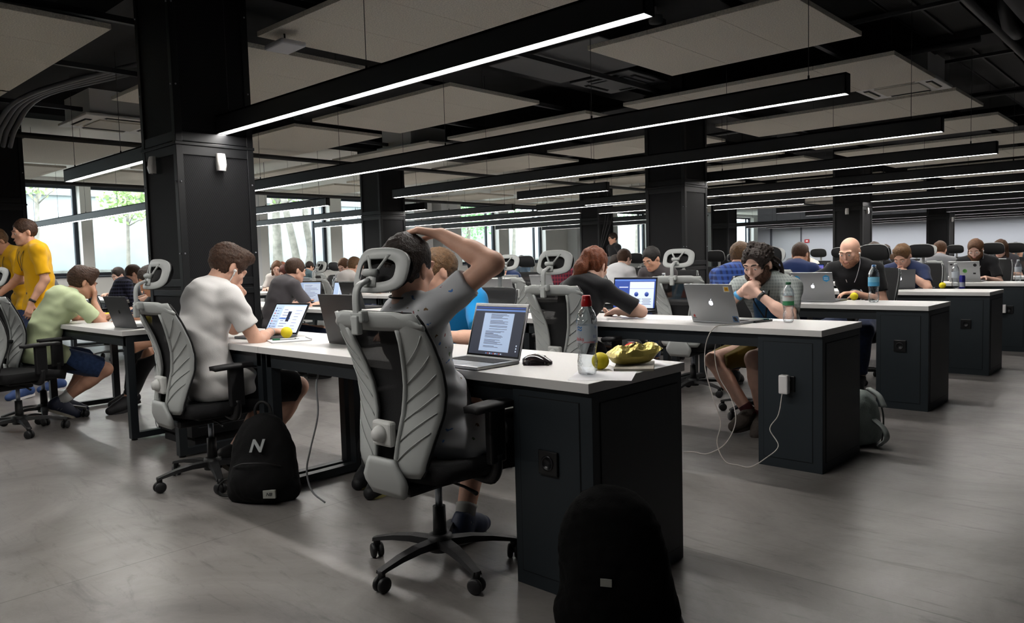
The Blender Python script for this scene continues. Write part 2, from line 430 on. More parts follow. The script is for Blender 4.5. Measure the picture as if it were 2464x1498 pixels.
        mm = MB(); mm.tube([hp(x, y, -.0625) for x, y in ((-.023, .086), (-.012, .0955), (0, .098), (.012, .0955), (.023, .086))], [.0015, .0038, .0042, .0038, .0015], 6)
        mm.build('lips', mat('lip_skin', 'a8655a', .5), root)
    # ---- shirt
    sl_ = G('sleeve', .75)
    C = Field(lo, hi, res); torso(C, G('loose', .014), .05)
    for sd in 'RL':
        hip, kn, an, ft = leg[sd]; C.cap(hip, hip+(kn-hip)*.22, .112, .108, .03)
    belly = G('belly', 0)
    if belly: C.ell(p1+Rp@[0, .05, -.03], (.12, .08+belly, .11), Rp, .05)
    for sd in 'RL':
        S, E, W = arm[sd]; d = E-S
        if sl_ <= 1:
            q = S+d*sl_; C.cap(S, S+d*(sl_+.15), .060*bw, .058, .03, clip=[(q, nrm(d))])
        else:
            C.cap(S, E, .060*bw, .050, .03); w = W-E; q = E+w*(sl_-1); C.cap(E, E+w*(sl_-.9), .050, .038, .02, clip=[(q, nrm(w))])
    C.noise(G('wr', .0030)*.75, 34, G('seed', 1), (.35, .35, 1.4), 5); C.noise(G('wr', .0030)*.55, 60, G('seed', 1)+5, (.3, .5, 1.3), 5)
    C.ell(p3+nd*.055+fwd*.012, (.066, .07, .045), np.stack([rx, np.cross(nd, rx), nd], 1), .006, 's')
    q = p0+up0*G('hem', -.06); C.plane(q, -up0+np.array([0, G('hemtilt', .0), 0]))
    shm = C.mesh('shirt')
    shirt = link('shirt', shm, mats['shirt'], root)
    # ---- trousers
    T = Field(lo, np.array([hi[0], hi[1], hz+.25]), res)
    T.ell(p0+Rp@[0, -.012, -.005], (.165*bw, .125*bw, .12), Rp, .04); T.ell(p0+Rp@[0, 0, .07], (.145*bw, .112*bw, .07), Rp, .04)
    tl = G('trouser', 1.9)
    for sd in 'RL':
        hip, kn, an, ft = leg[sd]; d = kn-hip
        if tl <= 1: T.cap(hip, hip+d*min(1.15, tl+.15), .098, .088, .04, clip=[(hip+d*tl, nrm(d))])
        else:
            T.cap(hip, kn, .096, .070, .04); w = an-kn; T.cap(kn, kn+w*min(1, tl-.9), .068, .056, .03, clip=[(kn+w*(tl-1), nrm(w))])
    T.noise(.0035, 38, G('seed', 1)+11)
    T.plane(p0+up0*.10, up0)
    link('trousers', T.mesh('trousers'), mats['trousers'], root)
    # ---- shoes, socks
    for sd in 'RL':
        hip, kn, an, ft = leg[sd]; pl = nrm(np.cross(ft, [0, 0, 1])); up = np.cross(pl, ft)
        if G('sock'):
            m_ = MB(); w = nrm(kn-an); m_.tube([an-w*.02, an+w*.05, an+w*G('sock')], [.045, .042, .046], 14); m_.build('sock', mats.get('sock', mat('sock_grey', '8a8a88')), root)
        S2 = Field(np.minimum(an, an+ft*.2)-.13, np.maximum(an, an+ft*.2)+.13, min(res, .008))
        h0 = an-up*.035-ft*.03
        S2.cap(h0, an+up*.005-ft*.01, .040, .040, .02); S2.cap(h0+ft*.01, h0+ft*.13-up*.012, .041, .040, .03); S2.cap(h0+ft*.10-up*.012, h0+ft*.185-up*.016, .041, .034, .03)
        S2.cap(an+ft*.02, h0+ft*.13, .036, .03, .03)
        sole = h0-up*.045; S2.plane(sole, -up); S2.plane(an+up*.035, up)
        so = link('shoe', S2.mesh('shoe'), mats['shoes'], root)
        k = MB(); prof = []
        for i in range(24):
            a = 2*PI*i/24; u = math.cos(a); v = math.sin(a); wv = (.043+.006*u) if u > -.2 else .038
            prof.append(sole+ft*(.078+.115*u)+pl*wv*v*(1 if abs(u) < .8 else .95))
        k.add([p-up*.012 for p in prof]+[p+up*.010 for p in prof], [tuple(range(24)), tuple(reversed(range(24, 48)))]+[(i, (i+1) % 24, 24+(i+1) % 24, 24+i) for i in range(24)])
        k.build('sole', mats.get('sole', mat('sole_dark', '1c1c1e')), so)
        if G('laces', res < .0085):
            lc = MB()
            for q in (.045, .068, .091):
                c_ = h0+ft*q+up*(.060-q*.36); lc.tube([c_-pl*.020-up*.004, c_+up*.004, c_+pl*.020-up*.004], .0032, 6)
            lc.build('laces', mats.get('laces', mat('laces_grey', '9a9a98')), so)
            st = MB()
            for s__ in (1, -1):
                for q in (.03, .052, .074): c_ = h0+ft*q+pl*s__*.040; st.tube([c_-up*.022, c_+up*.010+ft*.012], .0035, 6)
            st.build('stripes', mats.get('stripe', mat('stripe_grey', '6a6c70')), so)
    # ---- hair
    hs_ = G('hair', 'short')
    if hs_ != 'bald':
        Hf = Field(hc-.36, hc+.20, min(res, .006) if res < .011 else res*.8)
        vol = G('hairvol', .016)
        Hf.ell(hp(0, -.016, .036), np.array((.074+vol*.55, .094+vol*.6, .086+vol*.9))*hs, H, .02)
        if G('quiff'): Hf.ell(hp(.0, .055, .105), np.array((.055, .045, .028+G('quiff')))*hs, H, .03)
        Hf.noise(G('hairn', .0022), 170, G('seed', 1)+21, ridge=True); Hf.noise(G('hairn', .0022), 70, G('seed', 1)+22)
        # the face, the ears and the nape stay free
        Hf.ell(hp(0, .125, -.030), np.array((.088, .080, .120))*hs, H, .008, 's')
        if hs_ in ('short', 'dread'):
            for sg in (1, -1):
                    Hf.ell(hp(sg*.085, .02, -.035), np.array((.03, .055, .055))*hs, H, .006, 's'); Hf.ell(hp(sg*.092, -.008, -.014), np.array((.030, .026, .044))*hs, H, .004, 's')
            Hf.plane(hp(0, -.06, G('nape', -.055)), -(hu*.9+hf*.35))
        if hs_ == 'long':
            for sg in (1, -1):
                Hf.cap(hp(sg*.066, -.01, .03), hp(sg*.080, .0, -.15), .030, .026, .03)
            Hf.cap(hp(0, -.07, 0), hc+H@[0, -.09, -.12]+[0, 0, -.06], .062, .05, .04)
            Hf.noise(.003, 120, G('seed', 1)+33, (1, 1, .15))
        if hs_ == 'pony':
            Hf.ell(hp(0, -.105, .06), np.array((.030, .032, .03)), H, .015)
            b0 = hp(0, -.115, .05); q1 = b0+np.array([-hf[0]*.05-.02, -hf[1]*.05, -.09]); q2 = b0+np.array([-hf[0]*.06-.05, -hf[1]*.06, -.20]); q3 = b0+np.array([-hf[0]*.05-.07, -hf[1]*.05, -.29])
            Hf.cap(b0, q1, .030, .046, .02); Hf.cap(q1, q2, .046, .046, .02); Hf.cap(q2, q3, .044, .026, .02)
            for sg in (1, -1): Hf.ell(hp(sg*.085, .02, -.035), np.array((.03, .05, .05))*hs, H, .006, 's')
            Hf.noise(.003, 130, G('seed', 1)+33, (1, 1, .2))
        hm = Hf.mesh('hair')
        if hm:
            ho = link('hair', hm, mats['hair'], root)
            if hs_ == 'dread':
                g = np.random.default_rng(5); d_ = MB()
                for i in range(26):
                    a = (g.random()-.5)*2.4; el = g.random()
                    st = hp(math.sin(a)*.075, -.03-math.cos(a)*.06, .07-.09*el)
                    mid = st+H@np.array([math.sin(a)*.03, -.055, .0])+[0, 0, -.05]
                    e1 = mid+np.array([-hf[0]*.03, -hf[1]*.03, -.09-.05*g.random()])+g.normal(size=3)*.010
                    d_.tube(bez([st, mid, (mid+e1)/2+g.normal(size=3)*.006, e1], 5), [.0085]*15+[.005], 7)
                d_.build('dreadlocks', mats['hair'], ho)
    if G('beard'):
        Bf = Field(hc-.16, hc+.16, min(res, .006))
        Bf.ell(hp(0, .034, -.050), np.array((.058+.006, .060+.006, .070+G('beard')*.8)), H, .02)
        Bf.ell(hp(0, .066, -.094), np.array((.03, .026, .022+G('beard'))), H, .02)
        for sg in (1, -1): Bf.cap(hp(sg*.066, .010, -.010), hp(sg*.056, .03, -.06), .014, .024, .02)
        Bf.noise(.0025, 150, 3, ridge=True)
        Bf.ell(hp(0, .075, -.005), np.array((.060, .07, .052)), H, .006, 's'); Bf.ell(hp(0, .105, -.0625), (.024, .03, .011), H, .003, 's')
        Bf.plane(hp(0, 0, .0), -hf*.3+hu)
        bmh = Bf.mesh('beard')
        if bmh: link('beard', bmh, mats.get('beard', mats['hair']), root)
    root['_h'] = 0; del root['_h']
    return root, dict(arm=arm, leg=leg, hc=hc, H=H, hp=hp, p0=p0, p1=p1, p2=p2, p3=p3, Rc=Rc, Rp=Rp, sh=sh)
# ------------------------------------------------------------------ the large structure
def floor_material():
    M = bpy.data.materials.new('polished_concrete'); M.use_nodes = True; N = M.node_tree.nodes; L = M.node_tree.links; P = N['Principled BSDF']
    tc = N.new('ShaderNodeTexCoord')
    def noise(s, det, rough=.6, dist=0, sx=1, sy=1):
        mp = N.new('ShaderNodeMapping'); mp.inputs['Scale'].default_value = (sx, sy, 1); L.new(tc.outputs['Object'], mp.inputs[0])
        t = N.new('ShaderNodeTexNoise'); t.inputs['Scale'].default_value = s; t.inputs['Detail'].default_value = det; t.inputs['Roughness'].default_value = rough; t.inputs['Distortion'].default_value = dist
        L.new(mp.outputs[0], t.inputs[0]); return t.outputs[0]
    r1 = N.new('ShaderNodeValToRGB'); L.new(noise(1.1, 9, .68, .8), r1.inputs[0])
    r1.color_ramp.elements[0].position = .30; r1.color_ramp.elements[1].position = .72
    r1.color_ramp.elements[0].color = lin((.33, .315, .305)); r1.color_ramp.elements[1].color = lin((.53, .515, .505))
    r2 = N.new('ShaderNodeValToRGB'); L.new(noise(2.2, 8, .75, 2.5, .6, 3.0), r2.inputs[0])
    r2.color_ramp.elements[0].position = .33; r2.color_ramp.elements[1].position = .47
    r2.color_ramp.elements[0].color = (.5, .5, .5, 1); r2.color_ramp.elements[1].color = (1, 1, 1, 1)
    mx = N.new('ShaderNodeMixRGB'); mx.blend_type = 'MULTIPLY'; mx.inputs[0].default_value = .8; L.new(r1.outputs[0], mx.inputs[1]); L.new(r2.outputs[0], mx.inputs[2])
    br = N.new('ShaderNodeTexBrick'); br.inputs['Color1'].default_value = br.inputs['Color2'].default_value = (1, 1, 1, 1); br.inputs['Mortar'].default_value = (.35, .35, .35, 1)
    br.inputs['Scale'].default_value = 1; br.inputs['Mortar Size'].default_value = .003; br.inputs['Brick Width'].default_value = 3.1; br.inputs['Row Height'].default_value = 2.6; br.offset = 0
    L.new(tc.outputs['Object'], br.inputs[0])
    m2 = N.new('ShaderNodeMixRGB'); m2.blend_type = 'MULTIPLY'; m2.inputs[0].default_value = .8; L.new(mx.outputs[0], m2.inputs[1]); L.new(br.outputs[0], m2.inputs[2])
    L.new(m2.outputs[0], P.inputs['Base Color'])
    rr = N.new('ShaderNodeMapRange'); rr.inputs[3].default_value = .22; rr.inputs[4].default_value = .46; L.new(noise(3, 6), rr.inputs[0]); L.new(rr.outputs[0], P.inputs['Roughness'])
    b = N.new('ShaderNodeBump'); b.inputs['Strength'].default_value = .12; b.inputs['Distance'].default_value = .01; L.new(noise(7, 7, .7), b.inputs['Height']); L.new(b.outputs[0], P.inputs['Normal'])
    P.inputs['Specular IOR Level'].default_value = .5
    return M
def struct(name, mb, m_, parent=None, kind='structure', **k):
    o = mb.build(name, m_, parent, **k)
    if parent is None: o['kind'] = kind
    return o
XW, YF, XL, YE = -18.0, 27.0, 4.0, 39.5       # window wall, far wall, wall behind right, end of the bay
white_wall = mat('wall_white', 'efeeea', .85, bump=(40, .05)); grey_wall = mat('wall_grey', 'a6acb6', .85, bump=(40, .05))
dark_slab = mat('ceiling_black', '141416', .9, bump=(8, .3), vary=(3, .4)); black_metal = mat('black_metal', '17181b', .5, spec=.4)
frame_dark = mat('window_frame_dark', '1c232e', .5)
b = MB(); b.box(XW-.4, XL+.2, -4.2, YE, -.15, 0); struct('floor', b, floor_material())
b = MB(); b.box(XW-.4, XL+.2, -4.2, YE, 3.30, 3.45); struct('ceiling', b, dark_slab)
b = MB(); b.box(XW, -10.62, -4, YE-.2, 3.16, 3.22); struct('trim_1', b, mat('soffit_pale', 'eeece6', .9))
b = MB(); b.box(XL, XL+.2, -4.2, YE, 0, 3.3); struct('wall_right', b, grey_wall)
b = MB(); b.box(XW-.4, XL+.2, -4.2, -4, 0, 3.3); struct('wall_back', b, white_wall)
DX0, DX1, DZ = -12.02, -10.85, 2.18
b = MB(); b.box(-12.5, DX0, YF, YF+.15, 0, 3.3); b.box(DX1, XL, YF, YF+.15, 0, 3.3); b.box(DX0, DX1, YF, YF+.15, DZ, 3.3); b.box(-12.5, -12.35, YF+.15, YE, 0, 3.3)
struct('wall_front', b, grey_wall)
b = MB(); b.box(XW-.4, -12.35, YE-.2, YE, 0, 3.3); struct('wall_end', b, white_wall)
b = MB(); b.box(DX0+.03, DX1-.03, YF+.05, YF+.10, .01, DZ-.04, .004); dr = struct('door_1', b, mat('door_grey', 'a4acb4', .5))
b = MB(); b.box(DX0, DX0+.05, YF-.02, YF+.12, 0, DZ); b.box(DX1-.05, DX1, YF-.02, YF+.12, 0, DZ); b.box(DX0, DX1, YF-.02, YF+.12, DZ-.05, DZ)
b.build('door_frame', mat('door_frame_dark', '4a5058', .5), dr)
b = MB(); b.box(DX0+.4, DX0+.9, YF-.06, YF-.02, DZ-.13, DZ-.07, .005); b.tube([(DX0+.6, YF-.04, DZ-.07), (DX0+.75, YF-.2, DZ-.06)], .008, 6); b.build('door_closer', mat('steel', '8d9094', .35, .8), dr)
b = MB(); b.tube([(DX1-.16, YF+.04, 1.02), (DX1-.16, YF-.02, 1.02), (DX1-.30, YF-.03, 1.02)], .010, 8); b.build('door_handle', mat('steel', '8d9094', .35, .8), dr)
# window wall
wins = [(-1.9, .55), (.9, 3.1), (3.45, 5.80), (6.03, 8.95), (10.22, 12.10), (12.49, 14.35), (17.09, 18.85), (19.35, 21.32), (25.9, 28.2), (34.2, 38.4)]
SILL, HEAD = 1.06, 3.03
b = MB(); y = -4.0
for (a, c) in wins: b.box(XW-.35, XW, y, a, 0, 3.3); b.box(XW-.35, XW, a, c, 0, SILL); b.box(XW-.35, XW, a, c, HEAD, 3.3); y = c
b.box(XW-.35, XW, y, YE, 0, 3.3); struct('wall_left', b, white_wall)
gm = bpy.data.materials.new('window_glass'); gm.use_nodes = True; N = gm.node_tree.nodes; L = gm.node_tree.links; N.remove(N['Principled BSDF'])
tr = N.new('ShaderNodeBsdfTransparent'); gl = N.new('ShaderNodeBsdfGlossy'); gl.inputs['Roughness'].default_value = .02; fr0 = N.new('ShaderNodeLayerWeight'); fr0.inputs[0].default_value = .5; fr = N.new('ShaderNodeMath'); fr.operation = 'POWER'; fr.inputs[1].default_value = 5; L.new(fr0.outputs['Facing'], fr.inputs[0])
mxs = N.new('ShaderNodeMixShader'); L.new(fr.outputs[0], mxs.inputs[0]); L.new(tr.outputs[0], mxs.inputs[1]); L.new(gl.outputs[0], mxs.inputs[2]); L.new(mxs.outputs[0], N['Material Output'].inputs[0])
tr.inputs[0].default_value = (.95, .97, .96, 1)
for i, (a, c) in enumerate(wins):
    b = MB(); x0, x1 = XW-.30, XW-.22; w = .075
    b.box(x0, x1, a, a+w, SILL, HEAD); b.box(x0, x1, c-w, c, SILL, HEAD); b.box(x0, x1, a+w, c-w, HEAD-w, HEAD); b.box(x0, x1, a+w, c-w, SILL, SILL+w)
    wf = struct('window_%d' % (i+1), b, frame_dark)
    if i >= 4:
        b = MB(); b.box(x0, x1, c-.40, c-.36, SILL+w, HEAD-w); b.build('mullion', frame_dark, wf)
    b = MB(); b.box(x0+.03, x0+.04, a+w, c-w, SILL+w, HEAD-w); b.build('glass', gm, wf)
    b = MB(); b.box(XW-.22, XW+.04, a, c, SILL-.03, SILL+.003, .004); b.build('window_sill', frame_dark, wf)
for k, (ya, yb) in enumerate([(9.30, 9.75), (14.75, 15.45), (15.85, 16.5), (22.6, 23.1), (23.6, 24.9)]):
    b = MB(); b.box(XW, XW+.45, ya, yb, 0, 3.16); struct('wall_pilaster_%d' % (k+1), b, mat('pilaster_white', 'e8e9ea', .8))
# outside: courtyard with a pale retaining wall, trees
b = MB(); b.box(-40, XW-.35, -15, 60, -.3, .9); struct('ground', b, mat('courtyard_gravel', '9a9a92', .95, bump=(30, .5), vary=(4, .15)))
b = MB(); b.box(-24.6, -24.3, -15, 60, .9, 3.35); b.box(-24.7, -24.2, -15, 60, 3.35, 3.45)
struct('courtyard_wall', b, mat('courtyard_concrete', '8d9497', .9, bump=(3, .3), vary=(.8, .12)))
b = MB(); r_ = random.Random(3); y = -15
while y < 60:
    w = .25+.35*r_.random()
    for z0, z1 in ((.9, 1.05), (1.06, 1.22)): b.box(-24.3, -24.12-.05*r_.random(), y+.01, y+w-.02+.1*(z0 > 1)*r_.random()*0, z0, z1-.01, .02)
    y += w
struct('stone_footing', b, mat('footing_stone', '6f716d', .95, vary=(3, .3)))
b = MB(); b.box(-34, -30, 8, 30, 0, 5.3); b.box(-34.2, -29.8, 8, 30, 5.3, 5.45); tag(b.build('building', mat('far_render', 'a2a8ac', .9)), 'pale low building beyond the courtyard wall', 'building')
def tree(x, y, pts, r, crown, label, seed, leafc='93ad72'):
    t = thing('tree', label, 'tree', (x, y, .9)); b = MB(); P_ = bez(pts, 5); n = len(P_); b.tube(P_, [r*(1-.55*i/(n-1)) for i in range(n)], 10)
    g = random.Random(seed)
    for k in range(9):
        s0 = P_[int(n*(.55+.4*g.random()))]; d = Vector((g.uniform(-1, 1), g.uniform(-1, 1), g.uniform(.1, .8))).normalized(); l = crown[3]*g.uniform(.6, 1.0)
        b.tube([s0, s0+d*l*.5+Vector((0, 0, .05)), s0+d*l], [r*.28, r*.18, r*.07], 6)
    b.build('trunk', mat('bark_pale', '7d7a72', .95, bump=(12, .8), vary=(5, .35)), t)
    v = []; f = []
    for k in range(int(crown[4])):
        th = g.uniform(0, 2*PI); ph = math.acos(g.uniform(-1, 1)); rr = g.random()**.5
        c = Vector((crown[0]+crown[3]*rr*math.sin(ph)*math.cos(th), crown[1]+crown[3]*rr*math.sin(ph)*math.sin(th), crown[2]+crown[3]*.75*rr*math.cos(ph)))
        a = Vector((g.uniform(-1, 1), g.uniform(-1, 1), g.uniform(-1, 1))).normalized(); bb = a.orthogonal().normalized(); s_ = g.uniform(.05, .10)
        o = len(v); v += [c-a*s_, c+bb*s_*.45, c+a*s_, c-bb*s_*.45]; f.append((o, o+1, o+2, o+3))
    m_ = MB(); m_.add(v, f); fo = m_.build('foliage', mat('leaves_'+leafc, leafc, .7, vary=(3, .3)), t); return t
def yx(px, X_, py=600):   # where the line of sight through a pixel meets the plane x = X_
    d = CF+CR*((px-1232)/F_PX)-CU*((py-749)/F_PX); return d.y*X_/d.x
tree(-21.5, yx(305, -21.5), [(0, 0, 0), (.02, .05, 1.2), (0, .1, 2.4)], .06, (0, .1, 2.1, .8, 520), 'slim young tree against the concrete wall outside the left windows', 1)
tree(-23.0, yx(85, -23), [(0, 0, 0), (0, .1, 1.8), (0, .2, 3.0)], .07, (0, -.2, 2.8, .9, 420), 'leafy tree outside beyond the standing people in yellow', 2)
tree(-21, yx(668, -21), [(0, 0, 0), (0, 0, 1.5), (0, .02, 4.2)], .17, (0, .3, 3.0, 1.3, 900), 'thick straight tree trunk outside the window right of the big column', 3)
tree(-20.4, yx(716, -20.4), [(0, 0, 0), (.0, -.12, .9), (0, -.45, 2.6), (0, -.5, 4)], .13, (0, -.4, 3.7, 1.1, 700), 'pale tree trunk leaning left outside the window', 4)
tree(-20.2, yx(735, -20.2), [(0, 0, 0), (.0, .18, .7), (0, .05, 1.6), (0, .12, 2.6), (0, .3, 4)], .13, (0, .3, 3.6, 1.0, 500), 'pale forked tree trunk next to the leaning one outside', 5)
tree(-22, yx(1125, -22), [(0, 0, 0), (0, .1, 1.5), (0, .3, 3.2)], .10, (0, .2, 2.2, 1.5, 1500), 'bushy green tree outside the middle windows', 6, '7aa870')
tree(-22, yx(1235, -22), [(0, 0, 0), (0, .1, 1.5), (0, .3, 3.2)], .09, (0, .2, 2.9, 1.2, 900), 'light green tree outside the second middle window', 7, '8ab882')
tree(-22, yx(1530, -22), [(0, 0, 0), (0, .1, 1.5), (0, .3, 3.2)], .09, (0, .2, 2.9, 1.6, 900), 'green tree outside the window between the two dark columns', 8, '7aa870')

# columns clad in perforated steel
def mesh_material(name, dark, light, scale):
    M = bpy.data.materials.new(name); M.use_nodes = True; N = M.node_tree.nodes; L = M.node_tree.links; P = N['Principled BSDF']
    tc = N.new('ShaderNodeTexCoord'); mp = N.new('ShaderNodeMapping'); mp.inputs['Rotation'].default_value = (.0, 0, .0); L.new(tc.outputs['Object'], mp.inputs[0])
    sx = N.new('ShaderNodeSeparateXYZ'); L.new(mp.outputs[0], sx.inputs[0])
    def math_(op, a, b_=None):
        n = N.new('ShaderNodeMath'); n.operation = op
        for i, v in enumerate((a, b_)):
            if v is None: continue
            if isinstance(v, (int, float)): n.inputs[i].default_value = v
            else: L.new(v, n.inputs[i])
        return n.outputs[0]
    h = math_('ADD', sx.outputs[0], sx.outputs[1])
    a = math_('SINE', math_('MULTIPLY', math_('ADD', h, math_('MULTIPLY', sx.outputs[2], .5)), scale)); c = math_('SINE', math_('MULTIPLY', math_('SUBTRACT', h, math_('MULTIPLY', sx.outputs[2], .5)), scale))
    d = math_('MULTIPLY', a, c); r = N.new('ShaderNodeValToRGB'); L.new(math_('ABSOLUTE', d), r.inputs[0])
    r.color_ramp.elements[0].position = .12; r.color_ramp.elements[1].position = .35; r.color_ramp.elements[0].color = lin(light); r.color_ramp.elements[1].color = lin(dark)
    L.new(r.outputs[0], P.inputs['Base Color']); P.inputs['Roughness'].default_value = .7; P.inputs['Specular IOR Level'].default_value = .2
    return M
perf = mesh_material('expanded_steel', '040405', '1b1b1e', 260)
steel_blk = mat('column_steel', '101113', .5, spec=.3)
def column(x, y, n, det=True):
    """x = right face, y = near face"""
    w = .52; x0, x1, y0, y1 = x-w, x, y, y+w; zb, zt = .075, 3.0
    b = MB(); b.box(x0+.03, x1-.03, y0+.03, y1-.03, 0, 3.3); c = struct('column_%d' % n, b, mat('column_core', '0c0c0e', .8))
    b = MB(); b.box(x0+.012, x1-.012, y0+.012, y1-.012, zb+.02, zt-.02); b.build('mesh_cladding', perf, c)
    b = MB(); p = .045
    for (ax, ay) in ((x0, y0), (x1-p, y0), (x0, y1-p), (x1-p, y1-p)):
        b.box(ax, ax+p, ay, ay+p, zb, 1.93, .003); b.box(ax, ax+p, ay, ay+p, 1.95, zt, .003)
    for z0, z1 in ((zb, zb+.06), (.98, 1.02), (1.04, 1.09), (1.87, 1.93), (1.955, 2.015), (zt-.07, zt)): b.box(x0+.003, x1-.003, y0+.003, y1-.003, z0, z1, .003)
    b.build('steel_frame', steel_blk, c)
    b = MB(); b.box(x0-.006, x1+.006, y0-.006, y1+.006, 1.930, 1.950, .003); b.build('collar', steel_blk, c)
    if det:
        b = MB()
        for z in (.25, .7, 1.25, 1.7, 2.3, 2.8):
            for yy in (y0+.02, y1-.02): b.ball((x1+.002, yy, z), .006, 8)
            for xx in (x0+.02, x1-.02): b.ball((xx, y0-.002, z), .006, 8)
        b.build('bolt', mat('steel', '8d9094', .35, .8), c)
    return c
COLS = [(-4.76, 2.10), (-10.02, 2.15), (-4.40, 7.65), (-4.62, 14.2), (-4.87, 21.3), (-9.95, 7.65), (-9.70, 13.27), (-9.88, 19.5)]
for i, (x, y) in enumerate(COLS): column(x, y, i+1, i < 3)
b = MB()
for (x0, x1, y) in [(-10.6, 4, 2.12), (-10.6, 4, 7.72), (-10.6, 4, 13.9), (-10.6, 4, 20.6)]: b.box(x0, x1, y, y+.42, 2.98, 3.3)
for x in (-5.22, -10.42, .2): b.box(x, x+.36, -4, 27, 3.0, 3.3)
struct('ceiling_beam', b, mat('beam_black', '19191b', .9, bump=(10, .2)))
# ------------------------------------------------------------------ pendant lights
LIGHT = 60.0
glow = mat('led_diffuser', (1, .985, .965), .5, emit=LIGHT); housing = mat('lamp_housing', '1d1e21', .45)
ZL = 2.02
def pendant(x0, x1, y, label, cable=True):
    t = thing('pendant_light', label, 'pendant light', ((x0+x1)/2, y, ZL), 0, 'linear pendant lights over the desk rows'); h = (x1-x0)/2; w = .034
    b = MB(); b.box(-h, h, -w, -w+.006, .0, .115); b.box(-h, h, w-.006, w, .0, .115); b.box(-h, h, -w, w, .105, .115); b.box(-h, -h+.006, -w, w, 0, .115); b.box(h-.006, h, -w, w, 0, .115)
    b.build('housing', housing, t)
    b = MB(); b.box(-h+.006, h-.006, -w+.006, w-.006, .003, .012); b.build('diffuser', glow, t)
    n = max(2, int(round((x1-x0)/1.6))+1)
    if x1-x0 < 1.6: n = 2
    for k in range(n):
        xx = -h+.22+(2*h-.44)*k/(n-1); tz = 1.14 if (x0+x1)/2+xx < -10.62 else 1.28; b = MB(); b.tube([(xx, 0, .112), (xx, 0, tz)], .0022, 5); b.cyl(xx, 0, .112, .140, .006, 8); b.build('hanging_cable', mat('cable_dark', '222224', .6), t)
    return t
R_ = ['first', 'second', 'third', 'fourth', 'fifth', 'sixth', 'seventh', 'eighth', 'ninth', 'tenth']
ys = [2.41, 4.43, 6.43, 8.37, 10.45, 12.3, 14.5, 16.4, 18.4, 20.7]
x0s = [-4.885, -8.14, -8.05, -4.53, -9.0, -9.0, -4.58, -7.15, -7.3, -4.8]
for k in range(10):
    pendant(x0s[k], -1.52, ys[k], 'long black pendant light with glowing underside, %s row back on the aisle side' % R_[k])
for k_, y_ in enumerate((22.8, 24.6, 26.2)): pendant(-11.8, -1.52, y_, 'far pendant light added to brighten the grey end wall, %s of the last three' % ('first', 'second', 'third')[k_])  # extra rows, added to throw more light on the end wall
pendant(-8.14, -5.45, 2.53, 'short black pendant light seen left of the nearest big column')
pendant(-16.9, -10.9, 4.56, 'black pendant light crossing the left windows above the person in yellow')
pendant(-14.6, -9.52, 6.38, 'black pendant light crossing the window right of the big column, uppermost')
pendant(-15.1, -9.52, 8.25, 'black pendant light crossing the window right of the big column, middle')
pendant(-15.3, -9.05, 9.87, 'black pendant light crossing the window right of the big column, lowest')
pendant(-7.42, -5.84, 8.2, 'short black pendant light just left of the middle dark column')
pendant(-7.68, -5.5, 10.12, 'short black pendant light running behind the middle dark column')
for i, (a, c, y) in enumerate(((-15.4, -9.0, 11.72), (-15.0, -9.9, 13.55), (-14.9, -9.9, 15.5), (-14.8, -9.9, 17.4))):
    pendant(a, c, y, 'thin distant pendant light crossing the middle windows, %s from the top' % R_[i])
pendant(-7.3, -5.5, 13.8, 'distant pendant light just right of the middle dark column')
pendant(-4.885+.0, -1.52, .45, 'black pendant light above the near aisle'); pendant(-8.6, -5.45, .5, 'black pendant light above the near aisle farther left')
# ------------------------------------------------------------------ acoustic panels
def panel_material():
    M = mat('wood_wool', 'dcd6c9', .95, bump=(90, .5), vary=(110, .22)); return M
pm = panel_material(); k_ = 0
blocks = [(-4.52, -1.92), (-7.2, -5.0), (-9.75, -7.55), (-12.2, -9.9), (-14.9, -12.6)]
for k in range(-1, 12):
    y0 = 2.70+1.968*k; y1 = y0+1.21
    for bi, (a, c) in enumerate(blocks):
        if k == 0 and bi == 0: a = -4.78
        if k == 1 and bi == 0: a = -3.49
        if k == 0 and bi == 1: a, c = -7.4, -5.04
        if k == -1 and bi == 1: a, c = -7.6, -5.24
        if k == -1 and bi == 0: continue
        if k == 0 and bi == 2: continue
        b = MB(); n = max(1, int(round((c-a)/.60))); w = (c-a)/n
        for i in range(n): b.box(a+i*w+.0012, a+(i+1)*w-.0012, y0, y1, 2.70, 2.735, .003)
        b.box(a+.02, c-.02, y0+.02, y1-.02, 2.733, 2.738)
        t = tag(b.build('acoustic_panel', pm), 'suspended beige wood-wool ceiling panel, rows of them hang between the pendant lights', 'ceiling panel', 'beige acoustic ceiling panels')
        for xx in (a+.2, c-.2):
            w_ = MB(); w_.tube([(xx, (y0+y1)/2, 2.735), (xx, (y0+y1)/2, 3.3 if xx > -10.62 else 3.16)], .002, 5); w_.build('hanging_wire', mat('cable_dark', '222224', .6), t)
# rails the panels hang from, running across the room
b = MB()
for x in (-4.2, -2.4, -6.8, -5.4, -8.6): b.box(x-.02, x+.02, -1, 26.5, 2.80, 2.84)
struct('ceiling_rail', b, mat('rail_dark', '26272a', .6))
